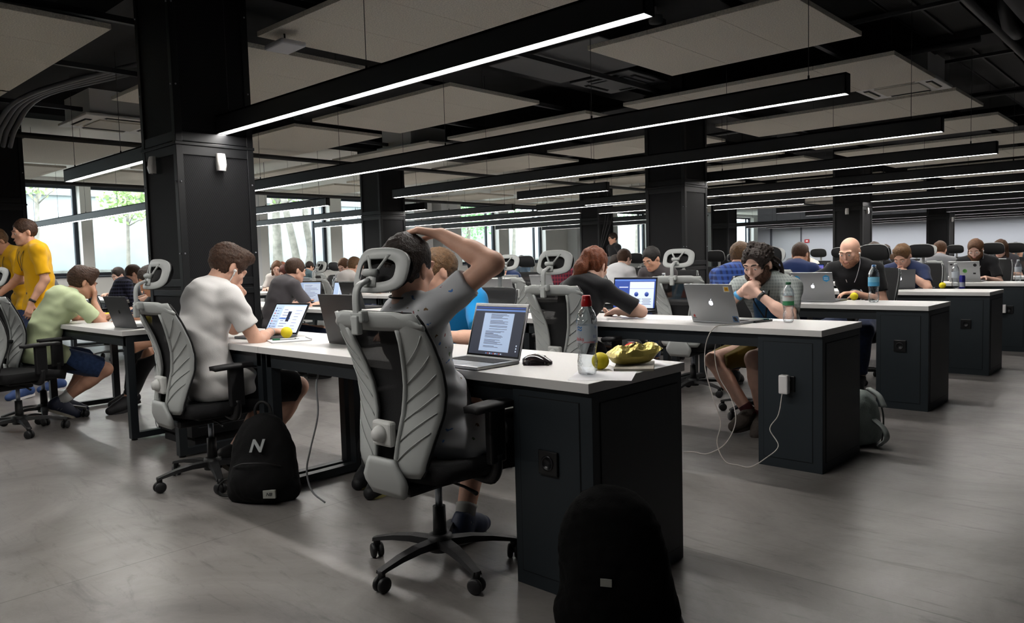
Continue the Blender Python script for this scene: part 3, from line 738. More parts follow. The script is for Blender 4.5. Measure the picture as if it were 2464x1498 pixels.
# cassette air conditioners
def cassette(x, y, z, w, pale, label):
    c1 = mat('ac_white', 'e2e0dc', .5) if pale else mat('ac_black', '1e1f22', .5); c2 = mat('ac_white_grille', 'b9b4a8', .6) if pale else mat('ac_black_grille', '2b2c2f', .6)
    t = thing('air_conditioner', label, 'air conditioner', (x, y, z))
    b = MB(); h = w/2; b.box(-h, h, -h, h, 0, .03, .008); b.box(-h+.06, h-.06, -h+.06, h-.06, .03, .28); b.build('casing', c1, t)
    b = MB(); b.box(-h*.56, h*.56, -h*.56, h*.56, -.012, .0, .004); b.build('intake_grille', c2, t)
    dk = mat('vent_slot', '1a1a1a', .8)
    for (a0, a1, b0, b1) in ((-h*.5, h*.5, -h*.86, -h*.70), (-h*.5, h*.5, h*.70, h*.86), (-h*.86, -h*.70, -h*.5, h*.5), (h*.70, h*.86, -h*.5, h*.5)):
        b = MB(); b.cur = 0; b.box(a0, a1, b0, b1, -.004, .001); fl = b.build('air_outlet', dk, t)
        m_ = MB(); m_.M = None; m_.box(a0+.01, a1-.01, b0+.01, b1-.01, -.014, -.009); m_.build('flap', c2, fl)
    return t
cassette(-8.75, 3.22, 2.72, .86, True, 'white square cassette air conditioner under the ceiling at upper left')
cassette(-4.35, 6.33, 2.86, .70, False, 'dark cassette air conditioner between the beige panels above the second pendant light')
cassette(-2.3, 8.2, 2.72, .72, True, 'pale cassette air conditioner partly hidden over a beige panel at upper right')
cassette(-8.4, 7.1, 2.75, .75, True, 'white cassette air conditioner far back near the pendant lights in the middle')
cassette(-5.9, 13.2, 2.75, .75, True, 'white cassette air conditioner beyond the middle dark column')
t = thing('wireless_access_point', 'white flat square box mounted below the ceiling right of the big column', 'access point', (-4.60, 2.80, 2.60), -.06)
b = MB(); b.box(-.125, .125, -.09, .09, 0, .035, .012); b.build('casing', mat('plastic_white', 'c3c3c6', .4), t); b = MB(); b.tube([(0, 0, .035), (0, 0, .1), (-.2, .05, .14)], .006, 6); b.build('bracket', black_metal, t)
# ducts, pipes, cable trays
duct = mat('duct_black', '1a1a1c', .6, bump=(20, .1))
def pipe(name, pts, r, label, cat='pipe', m_=None, n=12): b = MB(); b.tube(pts, r, n); return tag(b.build(name, m_ or duct), label, cat)
b = MB(); b.box(-4.75, -3.55, 4.9, 5.9, 2.86, 3.2, .01); tag(b.build('air_duct', mat('duct_grey', '2a2b2d', .6)), 'dark grey rectangular duct between two beige panels above the pendant lights', 'duct')
pipe('pipe', [(-1.35, -2, 2.92), (-1.35, 26.5, 2.92)], .035, 'long dark pipe along the ceiling over the right aisle', m_=mat('pipe_grey', '3a3a3c', .5))
pipe('air_duct', [(-.95, -2, 2.82), (-.95, 26.5, 2.82)], .13, 'round black duct along the ceiling over the right aisle', 'duct', n=18)
pipe('pipe', [(-1.22, 6.9, 3.25), (-1.22, 6.9, 2.96), (-1.22, 7.05, 2.86), (-1.22, 7.4, 2.86), (-1.22, 7.55, 2.96), (-1.22, 7.55, 3.25)], .05, 'black pipe with a low bend beside the ceiling pipes at upper right')
pipe('pipe', [(-.55, -2, 2.90), (-.55, 26.5, 2.90)], .05, 'black pipe right of the round duct at the upper right')
pipe('pipe', [(-9, 7.5, 2.9), (-1.5, 7.5, 2.9)], .03, 'black pipe across the ceiling in front of the middle column'); pipe('pipe', [(-9, 10.2, 2.88), (1, 10.2, 2.88)], .025, 'thin black pipe across the ceiling behind the middle column')
pipe('pipe', [(-9.9, 4.2, 2.84), (1, 4.2, 2.84)], .02, 'thin black pipe crossing above the second pendant light'); pipe('pipe', [(-14, -1, 2.62), (-14, 26, 2.62)], .035, 'black pipe along the window side of the ceiling')
pipe('pipe', [(-9.2, -1, 2.60), (-9.2, 7.4, 2.60), (-9.2, 26, 2.60)], .03, 'black pipe crossing behind the big column at the height of the panels')
t = thing('cable_tray', 'wide perforated black cable tray at upper right under the ceiling', 'cable tray', (0, 0, 0))
trm = mesh_material('tray_perforated', '050505', '302f2f', 90)
b = MB(); b.box(-1.98, -1.50, 1.0, 26, 3.05, 3.06); b.build('tray_mesh', trm, t); b = MB(); b.box(-1.99, -1.965, 1.0, 26, 3.05, 3.12); b.box(-1.515, -1.49, 1.0, 26, 3.05, 3.12); b.box(-1.765, -1.745, 1.0, 26, 3.03, 3.05); b.build('side_rail', duct, t)
for y in np.arange(2.4, 25, 2.1): b = MB(); b.box(-2.6, -1.42, y, y+.04, 3.00, 3.03); b.build('support_bar', duct, t)
for i, dy in enumerate((0, .05, .1, .16)):
    pts = bez([(-8.9, 2.10+dy, 2.42), (-8.7, 2.12+dy, 2.6), (-8.2, 2.2+dy, 2.78+.01*i), (-7.2, 2.5+dy, 2.86), (-5.7, 3.0+dy, 2.9)], 6)
    b = MB(); b.tube(pts, .022, 8); tag(b.build('insulated_hose', mat('hose_grey', '55565a', .45)), 'dark grey insulated hose arching below the ceiling at upper left', 'hose', 'bundle of hoses at the upper left')
for (x, y) in ((-5.3, 13.0), (-8.0, 5.0), (-3.1, 5.0), (-6.0, 8.4)):
    b = MB(); b.lathe([(.001, 2.88), (.05, 2.88), (.055, 2.90), (.05, 2.93), (.001, 2.93)], (x, y, 0), 16); b.tube([(x, y, 2.93), (x, y, 3.0)], .01, 6); tag(b.build('smoke_detector', mat('plastic_white', 'c3c3c6', .4)), 'small round smoke detector under the dark ceiling', 'smoke detector', 'smoke detectors')
# cables hanging beside the column
for i, dx in enumerate((0, .05, .12)):
    pts = bez([(-9.60+dx, 13.30, 2.75), (-9.52+dx*1.5, 13.24, 2.4), (-9.50+dx*1.4, 13.22, 2.0), (-9.6+dx, 13.22, 1.6), (-9.66, 13.22, 1.2)], 8)
    b = MB(); b.tube(pts, .008, 6); tag(b.build('hanging_cable', mat('cable_dark', '222224', .6)), 'loose black cable drooping down the far column', 'cable', 'loose cables by the far column')
# motion detectors on the columns
def detector(x, y, z, face, label):
    t = thing('motion_detector', label, 'motion detector', (x, y, z), PI/2 if face == 'x' else 0)
    b = MB(); b.M = Matrix.Identity(4)
    g = []
    for i in range(9):
        u = -1+2*i/8; zz = .055*u; d = .022+.014*math.cos(u*1.3)+(.006 if u < 0 else 0); ww = .030*(1-.12*u*u)
        g.append([(-ww, -.001, zz), (-ww, -d*.7, zz), (-ww*.6, -d, zz), (0, -d*1.06, zz), (ww*.6, -d, zz), (ww, -d*.7, zz), (ww, -.001, zz)])
    b.sheet(g, 0); b.sheet([[p for p in r] for r in g][::-1], 0); b.build('casing', mat('plastic_bright', 'e4e2de', .35), t)
    b = MB(); b.box(-.026, .026, -.032, -.0305, -.006, -.003); b.build('lens_line', mat('lens_grey', 'a5a5a5', .3), t); return t
detector(-4.765+.01, 2.38, 1.835, 'x', 'bright white motion detector on the mesh face of the nearest big column'); detector(-5.08, 2.095, 1.83, 'y', 'shaded white motion detector on the left face of the nearest big column')
detector(-4.62+.002, 14.42, 1.86, 'x', 'white motion detector on the right face of the far column'); detector(-4.88, 14.19, 1.86, 'y', 'white motion detector on the front face of the far column')
detector(-4.87+.002, 21.5, 1.86, 'x', 'white motion detector on the farthest column at right')
b = MB(); b.box(-10.75, -10.58, YF-.03, YF, 1.48, 1.60, .005); t = tag(b.build('fire_sign', mat('sign_red', 'a02a32', .5)), 'small red sign on the grey far wall right of the door', 'sign')
b = MB(); b.box(-10.70, -10.62, YF-.034, YF-.031, 1.52, 1.56); b.build('pictogram', mat('sign_white', 'e8e8e8', .5), t)
b = MB(); b.box(-10.3, -10.04, 2.138, 2.144, .99, 1.27, .002); t = tag(b.build('first_aid_sign', mat('sign_red', 'a02a32', .5)), 'red sign with white cross on the leftmost column', 'sign')
b = MB(); b.box(-10.22, -10.12, 2.135, 2.1375, 1.11, 1.15); b.box(-10.19, -10.15, 2.135, 2.1375, 1.07, 1.19); b.build('pictogram', mat('sign_white', 'e8e8e8', .5), t)
# ------------------------------------------------------------------ desks
top_m = mat('desk_laminate', 'd2d1cf', .35, spec=.4, bump=(200, .02)); edge_m = mat('desk_edge', 'c3c3bf', .45)
leg_m = mat('desk_steel', '191e22', .45); cab_m = mat('cabinet_steel', '20272c', .5, spec=.4); cab2 = mat('cabinet_panel', '22292e', .48, spec=.4)
TT = .033; ROWS = [1.924+1.963*i for i in range(12)]; DEP = .60
def desk(x0, x1, y, label, legs=(1, 1), group=None):
    t = thing('desk', label, 'desk', ((x0+x1)/2, y+DEP/2, 0), 0, group); h = (x1-x0)/2; d = DEP/2
    b = MB(); b.box(-h+.001, h-.001, -d, d, .75-TT, .75, .0015); b.build('tabletop', [top_m], t)
    b = MB(); b.box(-h+.03, h-.03, -d+.03, -d+.05, .645, .75-TT-.001); b.box(-h+.03, h-.03, d-.05, d-.03, .645, .75-TT-.001); b.build('under_beam', leg_m, t)
    for s, on in ((-1, legs[0]), (1, legs[1])):
        if not on: continue
        x = s*(h-.045)
        b = MB()
        b.box(x-.025, x+.025, -d+.03, -d+.08, .012, .75-TT-.001); b.box(x-.025, x+.025, d-.08, d-.03, .012, .75-TT-.001)
        b.box(x-.025, x+.025, -d+.08, d-.08, .012, .052); b.box(x-.025, x+.025, -d+.08, d-.08, .67, .75-TT-.002); lg = b.build('leg_frame', leg_m, t)
        b = MB(); b.cyl(x, -d+.055, 0, .013, .02, 12); b.cyl(x, d-.055, 0, .013, .02, 12); b.build('levelling_foot', black_metal, lg)
    return t
def cabinet(y, n, label):
    x0, x1 = -1.812, -1.464; t = thing('pedestal_cabinet', label, 'cabinet', ((x0+x1)/2, y+.30, 0)); w = (x1-x0)/2; d = .28; H_ = .75-TT-.002
    b = MB(); b.box(-w, w, -d, d, 0, H_, .002); b.build('body', cab_m, t)
    g = mat('seam_black', '08090b', .8)
    b = MB(); b.box(-w+.030, w-.050, -d-.0015, -d, .05, H_-.035); b.build('front_seam', g, t); b = MB(); b.box(-w+.033, w-.053, -d-.003, -d-.0015, .053, H_-.038); b.build('access_panel', cab2, t)
    b = MB(); b.box(w, w+.0015, -d+.040, d-.030, .05, H_-.035); b.build('side_seam', g, t); b = MB(); b.box(w+.0015, w+.003, -d+.043, d-.033, .053, H_-.038); b.build('side_panel', cab2, t)
    b = MB(); b.M = Matrix.Translation((-.01, -d-.003, .46)); b.box(-.042, .042, -.010, 0, -.042, .042, .003); so = b.build('power_socket', mat('socket_black', '0e0f11', .35), t)
    b = MB(); b.M = Matrix.Translation((-.01, -d-.013, .46)); b.lathe([(.026, 0), (.026, -.003), (.020, -.003), (.020, -.0005), (.001, -.0005)], (0, 0, 0), 24, axis='y'); b.build('socket_ring', mat('socket_black2', '17181b', .3), so)
    return t
names = ['nearest row', 'second row', 'third row', 'fourth row', 'fifth row', 'sixth row', 'seventh row', 'eighth row', 'ninth row', 'tenth row', 'eleventh row', 'twelfth row']
for i, y in enumerate(ROWS[:11]):
    if i == 0: segs = [(-3.55, -1.46), (-4.68, -3.55)]; left = [(-7.10, -5.335)]
    elif i == 3: segs = [(-3.3, -1.46), (-4.33, -3.3)]; left = [(-6.7, -4.97), (-8.43, -6.7), (-13.0, -11.0), (-15.0, -13.0)]
    else: segs = [(-3.55, -1.46), (-5.64, -3.55), (-7.73, -5.64), (-9.3, -7.73)]; left = [(-12.9, -10.8), (-15.0, -12.9)]
    if i in (6, 10): segs = [(-3.55, -1.46), (-4.5, -3.55)]; left = [(-7.3, -5.3), (-9.3, -7.3)]
    for k, (a, c) in enumerate(segs+left):
        w_ = ['at the aisle end', 'one along from the aisle', 'two along from the aisle', 'three along from the aisle', 'four along from the aisle', 'five along'][min(k, 5)]
        desk(a, c, y, 'long white-topped desk on a dark steel frame, %s, %s' % (names[i], w_), (1, 0 if k == 0 else 1))
    cabinet(y, i, 'dark blue-grey pedestal cabinet with a power socket closing the desk end, %s' % names[i])

# ------------------------------------------------------------------ office chairs
grey_pl = mat('chair_grey_plastic', 'a2a5a3', .42, spec=.4); black_pl = mat('chair_black_plastic', '141416', .5, bump=(250, .1)); blk_fab = mat('seat_fabric', '0d0d0f', .95, bump=(220, .25))
chrome = mat('chrome', 'c8ccd2', .18, 1.0); cyl_m = mat('gas_cylinder_steel', '9aa0a8', .3, .9)
def net_material():
    M = mat('chair_net', '0f0f11', .85, bump=(300, .3), alpha=.96); return M
net = net_material()
def back_y(z):      # side profile of the backrest, negative = behind
    K = [(.34, -.215), (.40, -.235), (.46, -.245), (.55, -.232), (.64, -.215), (.72, -.220), (.80, -.242), (.88, -.275), (.95, -.305), (1.0, -.325), (1.02, -.333)]
    for (a, b_), (c, d) in zip(K, K[1:]):
        if z <= c: t = (z-a)/(c-a); t = max(0, t); return b_+(d-b_)*t
    return K[-1][1]
def bp(u, z):        # point on the back shell, u metres sideways
    y = back_y(z)+.9*u*u; return (u, y, z)
def bpn(u, z):
    e = .01; a = Vector(bp(u+e, z))-Vector(bp(u-e, z)); c = Vector(bp(u, z+e))-Vector(bp(u, z-e)); n = a.cross(c).normalized()   # towards the back
    return Vector(bp(u, z)), n if n.y < 0 else -n
def edge_prof(z):    # outer and inner half widths of the wings
    Ko = [(.415, .150), (.44, .170), (.52, .192), (.62, .218), (.70, .232), (.78, .238), (.88, .236), (.95, .226), (.985, .212)]
    Ki = [(.415, .052), (.44, .052), (.52, .056), (.62, .068), (.70, .082), (.78, .100), (.88, .125), (.93, .132), (.985, .120)]
    f = lambda K: K[0][1] if z <= K[0][0] else next((a[1]+(b_[1]-a[1])*(z-a[0])/(b_[0]-a[0]) for a, b_ in zip(K, K[1:]) if z <= b_[0]), K[-1][1])
    return f(Ko), f(Ki)
def head_pt(u, v, cz=1.13, tilt=.12):     # headrest surface, u sideways, v upwards; returns point and normal (to the back)
    y = -.262+1.6*u*u - v*tilt*0+.35*v; return Vector((u, y, cz+v)), Vector((-3.2*u*.6, -1, .35)).normalized()
def make_chair():
    t = thing('office_chair', 'x', 'office chair')
    # seat
    b = MB(); g = []
    for i in range(9):
        v = -1+2*i/8; row = []
        for j in range(11):
            u = -1+2*j/10; x = .245*math.copysign(abs(u)**.85, u)*(1-.10*max(0, -v)); y = .02+.225*v*(1-.10*u*u)
            z = .455-.030*max(0, v-.5)**1.5*2-.006*(1-u*u)
            row.append((x, y, z))
        g.append(row)
    b.sheet(g, .062); s = b.build('seat', blk_fab, t)
    if s: b = MB(); b.box(-.17, .17, -.14, .16, .368, .392, .01); b.box(-.07, .07, -.20, .08, .325, .37, .012); b.build('seat_plate', black_pl, s)
    # backrest shell: two wings joined by a top rail and a lower spine
    b = MB()
    for sg in (1, -1):
        zs = [.415+(.985-.415)*i/22 for i in range(23)]; g = []
        for z in zs:
            o, i_ = edge_prof(z); row = []
            for j in range(7):
                u = i_+(o-i_)*j/6; p, n = bpn(sg*u, z); bulge = .006*math.sin(PI*j/6); row.append(p+n*(bulge+.004))
            g.append(row if sg > 0 else row[::-1])
        b.sheet(g, .012)
        for k in range(6):      # diagonal ribs
            z0 = .47+.068*k; o0, i0 = edge_prof(z0); z1 = z0+.105; o1, i1 = edge_prof(min(z1, .97))
            pts = []
            for q in range(7):
                f_ = q/6; z = z0+(z1-z0)*f_; ui = edge_prof(z)[1]; uo = edge_prof(z)[0]; u = ui+.012+(uo-ui-.03)*f_; p, n = bpn(sg*u, z); pts.append(p+n*(.0085+.005*math.sin(PI*f_)))
            b.tube(pts, .0021, 6)
    g = []
    for i in range(5):
        z = .928+.064*i/4; row = []
        for j in range(19):
            u = -1+2*j/18; w = .229-.013*(i/4)**2; zz = z-.034*(max(0, abs(u)-.62)/.38)**2*(i/4)**1.5; p, n = bpn(u*w, zz); row.append(p+n*(.005+.006*math.sin(PI*i/4)))
        g.append(row)
    b.sheet(g, .014)
    for sg in (1, -1):          # inner rails down to the tail
        pts = [bpn(sg*(edge_prof(z)[1]+.002 if z > .42 else .055), z)[0]+Vector((0, -.006, 0)) for z in [.93-.05*i for i in range(12)]]
        b.tube(pts, .0085, 8)
    g = []
    for i in range(7):
        z = .475-.135*i/6; w = .062+.045*min(1, i/3)-.012*max(0, i-4); row = []
        for j in range(9):
            u = -1+2*j/8; y = back_y(max(z, .40))-.012+(.40-z)*.35*(z < .40)+.3*(u*w)**2
            row.append((u*w, y, z))
        g.append(row)
    b.sheet(g, .018)
    bk = b.build('backrest_frame', grey_pl, t)
    b = MB(); [b.box(-.066+.012*k, -.055+.012*k, -.262-.0015*(k % 2), -.246, .408, .427, .001) for k in range(11)]; b.box(-.066, .066, -.2605, -.246, .409, .426); b.build('chrome_badge', chrome, bk)
    b = MB(); b.M = Matrix.Translation((0, -.262, .56)); b.box(-.050, .050, -.002, .03, -.045, .045, .01); b.lathe([(.032, 0), (.030, -.014), (.024, -.018), (.022, -.028), (.001, -.030)], (-.0, 0, 0), 20, axis='y'); b.build('lumbar_knob', mat('chair_pale_plastic', 'c2c3c0', .45), bk)
    # net
    b = MB(); g = []
    for i in range(19):
        z = .44+.545*i/18; o, i_ = edge_prof(z); w = o-.014; row = []
        for j in range(13):
            u = -1+2*j/12; p, n = bpn(u*w, z); row.append(p-n*(.012+.012*(1-u*u)))
        g.append(row)
    b.sheet(g, 0); b.build('backrest_net', net, t)
    b = MB()                     # black piping round the net
    for sg in (1, -1): b.tube([bpn(sg*(edge_prof(z)[0]-.004), z)[0]+Vector((0, .012, 0)) for z in [.42+.028*i for i in range(21)]], .005, 6)
    b.tube([bpn(u, .42)[0]+Vector((0, .012, 0)) for u in (-.15, -.08, 0, .08, .15)], .005, 6); b.build('piping', black_pl, bk)
    # headrest
    def rr(w, h, sk, n=40):      # rounded loop, skewed bottom corners
        out = []
        for i in range(n):
            a = 2*PI*i/n; ca, sa = math.cos(a), math.sin(a); e = .62
            out.append((w*math.copysign(abs(ca)**e, ca), h*math.copysign(abs(sa)**e, sa)+sk*abs(ca)**3*(.3)))
        return out
    b = MB(); b.ring(rr(.138, .076, -.02), [(x_*1.0-.0, y_-.002) for x_, y_ in rr(.094, .040, -.01)], lambda x, y: head_pt(x, y), .010)
    for sg in (1, -1):
        g = []
        for q in range(6):
            f_ = q/5; p, n = head_pt(sg*(.010+.045*f_), -.012+.062*f_); w_ = .008+.003*abs(2*f_-1); g.append([p+n*.004+Vector((-w_, 0, 0)), p+n*.009, p+n*.004+Vector((w_, 0, 0))])
        b.sheet(g if True else g, .005)
    g = []
    for q in range(5):
        f_ = q/4; p, n = head_pt(0, -.008-.050*f_); w_ = .020+.012*f_; g.append([p+n*.004+Vector((-w_, 0, 0)), p+n*.010, p+n*.004+Vector((w_, 0, 0))])
    b.sheet(g, .005)
    p, n = head_pt(0, -.012); b.tube([p+n*.014-Vector((.032, 0, 0)), p+n*.014+Vector((.032, 0, 0))], .013, 12)
    hr = b.build('headrest_frame', grey_pl, t)
    b = MB(); g = []
    for i in range(9):
        v = -1+2*i/8; row = []
        for j in range(15):
            u = -1+2*j/14; e = (1-.18*abs(v)**3); p, n = head_pt(u*.128*e, v*.069*(1-.1*abs(u)**3)); row.append(p-n*(.012+.016*(1-v*v)))
        g.append(row)
    b.sheet(g, 0); b.build('headrest_net', mat('headrest_net_black', '0f0f11', .8, bump=(300, .3)), t)
    b = MB(); pr = []
    for i in range(24):
        a = 2*PI*i/24; ca, sa = math.cos(a), math.sin(a); p, n = head_pt(.130*math.copysign(abs(ca)**.6, ca), .071*math.copysign(abs(sa)**.6, sa)); pr.append(p-n*.010)
    pr.append(pr[0]); b.tube(pr, .004, 6, cap=False); b.build('headrest_piping', black_pl, hr)
    b = MB(); pts = bez([(0, -.345, .930), (0, -.352, 1.00), (0, -.350, 1.055), (0, -.335, 1.085), (0, -.295, 1.103)], 5)
    vs = []
    for i, p in enumerate(pts):
        pass
    g1 = [[p+Vector((x, 0, 0)) for x in (-.014, -.005, .005, .014)] for p in pts]; b.sheet(g1, .012)
    b.box(-.034, .034, -.352, -.318, .955, .995, .008); b.box(-.017, .017, -.360, -.335, .915, .98, .005); b.build('headrest_stem', grey_pl, t)
    # armrests
    for sg in (1, -1):
        b = MB(); x = sg*.285
        g = []
        for i in range(7):
            v = -1+2*i/6; g.append([(x+u*(.042-.008*v*v), .02+.125*v, .658+.004*(1-v*v)-.003*u*u) for u in (-1, -.5, 0, .5, 1)])
        b.sheet(g, .022); ar = b.build('armrest', mat('armrest_pad', '1c1c1e', .6), t)
        b = MB(); b.tube(bez([(sg*.15, .02, .385), (sg*.25, .02, .375), (sg*.283, .02, .41), (sg*.285, .02, .47)], 4), [.02]*12+[.022], 8)
        b.box(x-.016, x+.016, -.022, .058, .44, .642, .008); b.build('armrest_post', black_pl, ar)
    # column and base
    b = MB(); b.cyl(0, 0, .22, .345, .014, 16); b.build('gas_cylinder', cyl_m, t); b = MB(); b.cyl(0, 0, .09, .235, .027, 18, .024); b.build('cylinder_cover', black_pl, t)
    b = MB(); b.tube([(.03, -.02, .350), (.17, -.03, .345), (.24, -.04, .335)], [.005, .005, .008], 6); b.build('height_lever', black_pl, t)
    b = MB(); b.lathe([(.001, .062), (.045, .066), (.05, .09), (.045, .125), (.03, .13), (.001, .13)], (0, 0, 0), 20)
    for k in range(5):
        a = -PI/2+2*PI*k/5; c, s_ = math.cos(a), math.sin(a); b.M = Matrix.Rotation(a, 4, 'Z')
        pts = [(.03, .100, .030, .024), (.12, .102, .026, .020), (.20, .094, .022, .016), (.27, .080, .018, .012), (.295, .074, .018, .012)]
        vs = []
        for (r, z, w, h) in pts: vs += [(r, -w, z-h*.6), (r, w, z-h*.6), (r, w*.8, z+h*.5), (r, -w*.8, z+h*.5)]
        fs = [(4*i+q, 4*i+(q+1) % 4, 4*i+4+(q+1) % 4, 4*i+4+q) for i in range(4) for q in range(4)] + [(3, 2, 1, 0), (16, 17, 18, 19)]
        b.add(vs, fs, False); b.cyl(.285, 0, .045, .08, .014, 10)
    b.M = None; b.build('star_base', black_pl, t)
    for k in range(5):
        a = -PI/2+2*PI*k/5; b = MB(); b.M = Matrix.Rotation(a, 4, 'Z') @ Matrix.Translation((.285, 0, .0285)) @ Matrix.Rotation(.6*k, 4, 'Z')
        for s_ in (1, -1): b.lathe([(.001, -.009), (.024, -.009), (.0285, -.004), (.0285, .004), (.024, .009), (.001, .009)], (.012*0, s_*.014, 0), 18, axis='y')
        b.box(-.012, .012, -.006, .006, -.004, .034, .003); b.build('caster', black_pl, t)
    return t
chair0 = make_chair(); _cu = [False]
def chair(x, y, rz, label, group=None):
    if not _cu[0]:
        _cu[0] = True; chair0.location = (x, y, 0); chair0.rotation_euler = (0, 0, rz); chair0['label'] = label; return chair0
    return dup(chair0, (x, y, 0), rz, label, group)
# ------------------------------------------------------------------ laptops
silver = mat('aluminium', 'b2b4b6', .38, .85); dark_al = mat('space_grey_metal', '5a5b5e', .4, .8); blk = mat('laptop_black', '17181a', .38, spec=.5); key_m = mat('keys_black', '101012', .6)
def scr(name, c, e=1.1): return mat(name, c, .4, emit=e*.40)
def apple(mb, s):
    """two-leaf fruit emblem outline in the local xy plane"""
    pts = []
    for i in range(40):
        a = 2*PI*i/40-PI/2; r = 1.0
        x = math.cos(a)*.86; y = math.sin(a)*.92
        if abs(a-PI/2) < .5: y -= .16*(1-abs(a-PI/2)/.5)
        if abs(a+PI/2) < .35: y += .08*(1-abs(a+PI/2)/.35)
        d = math.hypot(x-1.18, y-.18)
        if d < .48: k = .48; x, y = 1.18+(x-1.18)/d*k, .18+(y-.18)/d*k
        pts.append((x*s, y*s))
    mb.prism(pts, 0, .0006); lf = [(.05*s, 1.0*s), (.12*s, 1.35*s), (.42*s, 1.60*s), (.38*s, 1.2*s), (.2*s, 1.03*s)]; mb.prism(list(reversed(lf)), 0, .0006)
def laptop(label, x, y, rz, w=.325, d=.225, ang=105, col_='silver', screen=None, logo='apple', stickers=(), group=None, z=.75):
    """rz: direction the user looks (0 = user looks along +Y). ang: opening angle"""
    bm_ = {'silver': silver, 'dark': dark_al, 'black': blk}[col_]; t = thing('laptop', label, 'laptop', (x, y, z), rz, group); h = w/2
    b = MB(); b.box(-h, h, -d/2, d/2, .001, .015, .004); b.build('base', bm_, t)
    b = MB(); b.box(-h*.86, h*.86, -.01, d/2-.022, .0150, .0155); kb = b.build('keyboard', mat('keyboard_bed', '0c0c0e', .6), t)
    b = MB()
    for r in range(6):
        for c in range(14):
            kx = -h*.84+c*(h*1.68/14); ky = -.006+r*((d/2-.022-.006+.004)/6)
            if r == 0 and 3 < c < 9: continue
            b.box(kx+.001, kx+h*1.68/14-.001, ky, ky+.0135, .0155, .0165)
    if r: b.box(-h*.84+4*(h*1.68/14)+.001, -h*.84+9*(h*1.68/14)-.001, -.006, .0075, .0155, .0165)
    b.build('keys', key_m, kb)
    b = MB(); b.box(-.05, .05, -d/2+.012, -.018, .0150, .0154); b.build('trackpad', mat('trackpad_'+col_, {'silver': 'a0a2a4', 'dark': '505154', 'black': '1f2022'}[col_], .4), t)
    lid = bpy.data.objects.new('lid_pivot', None)
    b = MB(); b.box(-h, h, 0, .006, 0, d, .0025); L_ = b.build('lid', bm_, t, (0, d/2-.004, .013), (-math.radians(ang-90), 0, 0))
    bpy.data.objects.remove(lid)
    b = MB(); b.box(-h+.004, h-.004, -.0008, 0, .006, d-.004); b.build('bezel', mat('bezel_black', '08080a', .15), L_)
    # the screen content as thin coloured rectangles
    mats_ = [scr('screen_navy', '0e1a30', 1.0), scr('screen_paper', 'a9bedc', 1.0), scr('screen_text', '3a4660', .8), scr('screen_bar', '5f83c4', 1.0), scr('screen_blue', '23408c', 1.0), scr('screen_white', 'c7d4ea', 1.1), scr('screen_red', 'b04848', 1.0), scr('screen_violet', '6a63b8', 1.0)]
    b = MB(); W, D_ = w-.022, d-.026
    def rc(u0, u1, v0, v1, m_, lay=1): b.cur = m_; b.box(-W/2+W*u0, -W/2+W*u1, -.0009-.00012*lay, -.0008, .013+D_*v0, .013+D_*v1)
    g = random.Random(int(abs(x*100+y*37))); 
    if screen == 'doc':
        rc(0, 1, 0, 1, 0); rc(.0, 1, .90, .935, 3, 2); rc(0, 1, .955, .985, 4, 2); rc(.20, .80, .07, .86, 1, 2)
        v = .83
        while v > .13:
            if g.random() < .22: v -= .025
            a0 = .34 if v > .5 else .28
            rc(a0, a0+g.uniform(.22, .40), v, v+.009, 2, 3); v -= .021
        rc(.28, .45, .43, .442, 0, 4); rc(.35, .70, .015, .04, 2, 3)
        for k in range(9): rc(.36+k*.037, .36+k*.037+.02, .016, .040, (3, 6, 5)[k % 3], 4)
        for k in range(3): rc(.93, .95, .09+k*.055, .12+k*.055, 5, 3)
    elif screen == 'chat':
        rc(0, 1, 0, 1, 5); rc(0, .28, 0, 1, 1, 2); rc(.28, .62, .46, .52, 3, 3); rc(0, 1, .95, 1, 1, 3)
        for k in range(9): rc(.05, .09, .08+k*.095, .12+k*.095, (6, 4, 2)[k % 3], 3); rc(.12, .12+g.uniform(.06, .13), .09+k*.095, .105+k*.095, 2, 3)
        for k in range(8): rc(.34, .34+g.uniform(.08, .24), .10+k*.10, .115+k*.10, 2, 4)
        rc(.50, .60, .38, .75, 0, 5)
        for k in range(7): rc(.72, .72+g.uniform(.1, .22), .12+k*.11, .13+k*.11, 2, 4)
    elif screen == 'web':
        rc(0, 1, 0, 1, 4); rc(.38, .97, 0, .90, 5, 2); rc(.38, .97, .66, .67, 2, 3); rc(.12, .34, .70, .73, 5, 3); rc(0, 1, .94, .97, 3, 3)
        for u in (.55, .80):
            b.cur = 4; b.lathe([(.001, -.0017), (.017, -.0017), (.017, -.001), (.001, -.001)], (-W/2+W*u, 0, .013+D_*.47), 20, axis='y')
            for k in range(5): rc(u-.11+.02*(k % 2), u+.11-.02*(k % 2), .12+k*.045, .135+k*.045, 2, 3)
    elif screen == 'violet': rc(0, 1, 0, 1, 7); rc(.5, .92, .2, .8, 2, 2); rc(0, 1, .93, 1, 4, 2)
    else:
        rc(0, 1, 0, 1, 5); rc(0, 1, .93, 1, 1, 2); rc(0, .25, 0, .93, 1, 2)
        for k in range(12): rc(.30, .30+g.uniform(.2, .6), .06+k*.07, .075+k*.07, 2, 3)
    b.build('screen', mats_, L_)
    def onlid(u, v, rot=0): return Matrix.Translation((u, .0062, v)) @ Matrix.Rotation(PI/2, 4, 'X') @ Matrix.Rotation(PI, 4, 'Y') @ Matrix.Rotation(rot, 4, 'Z')
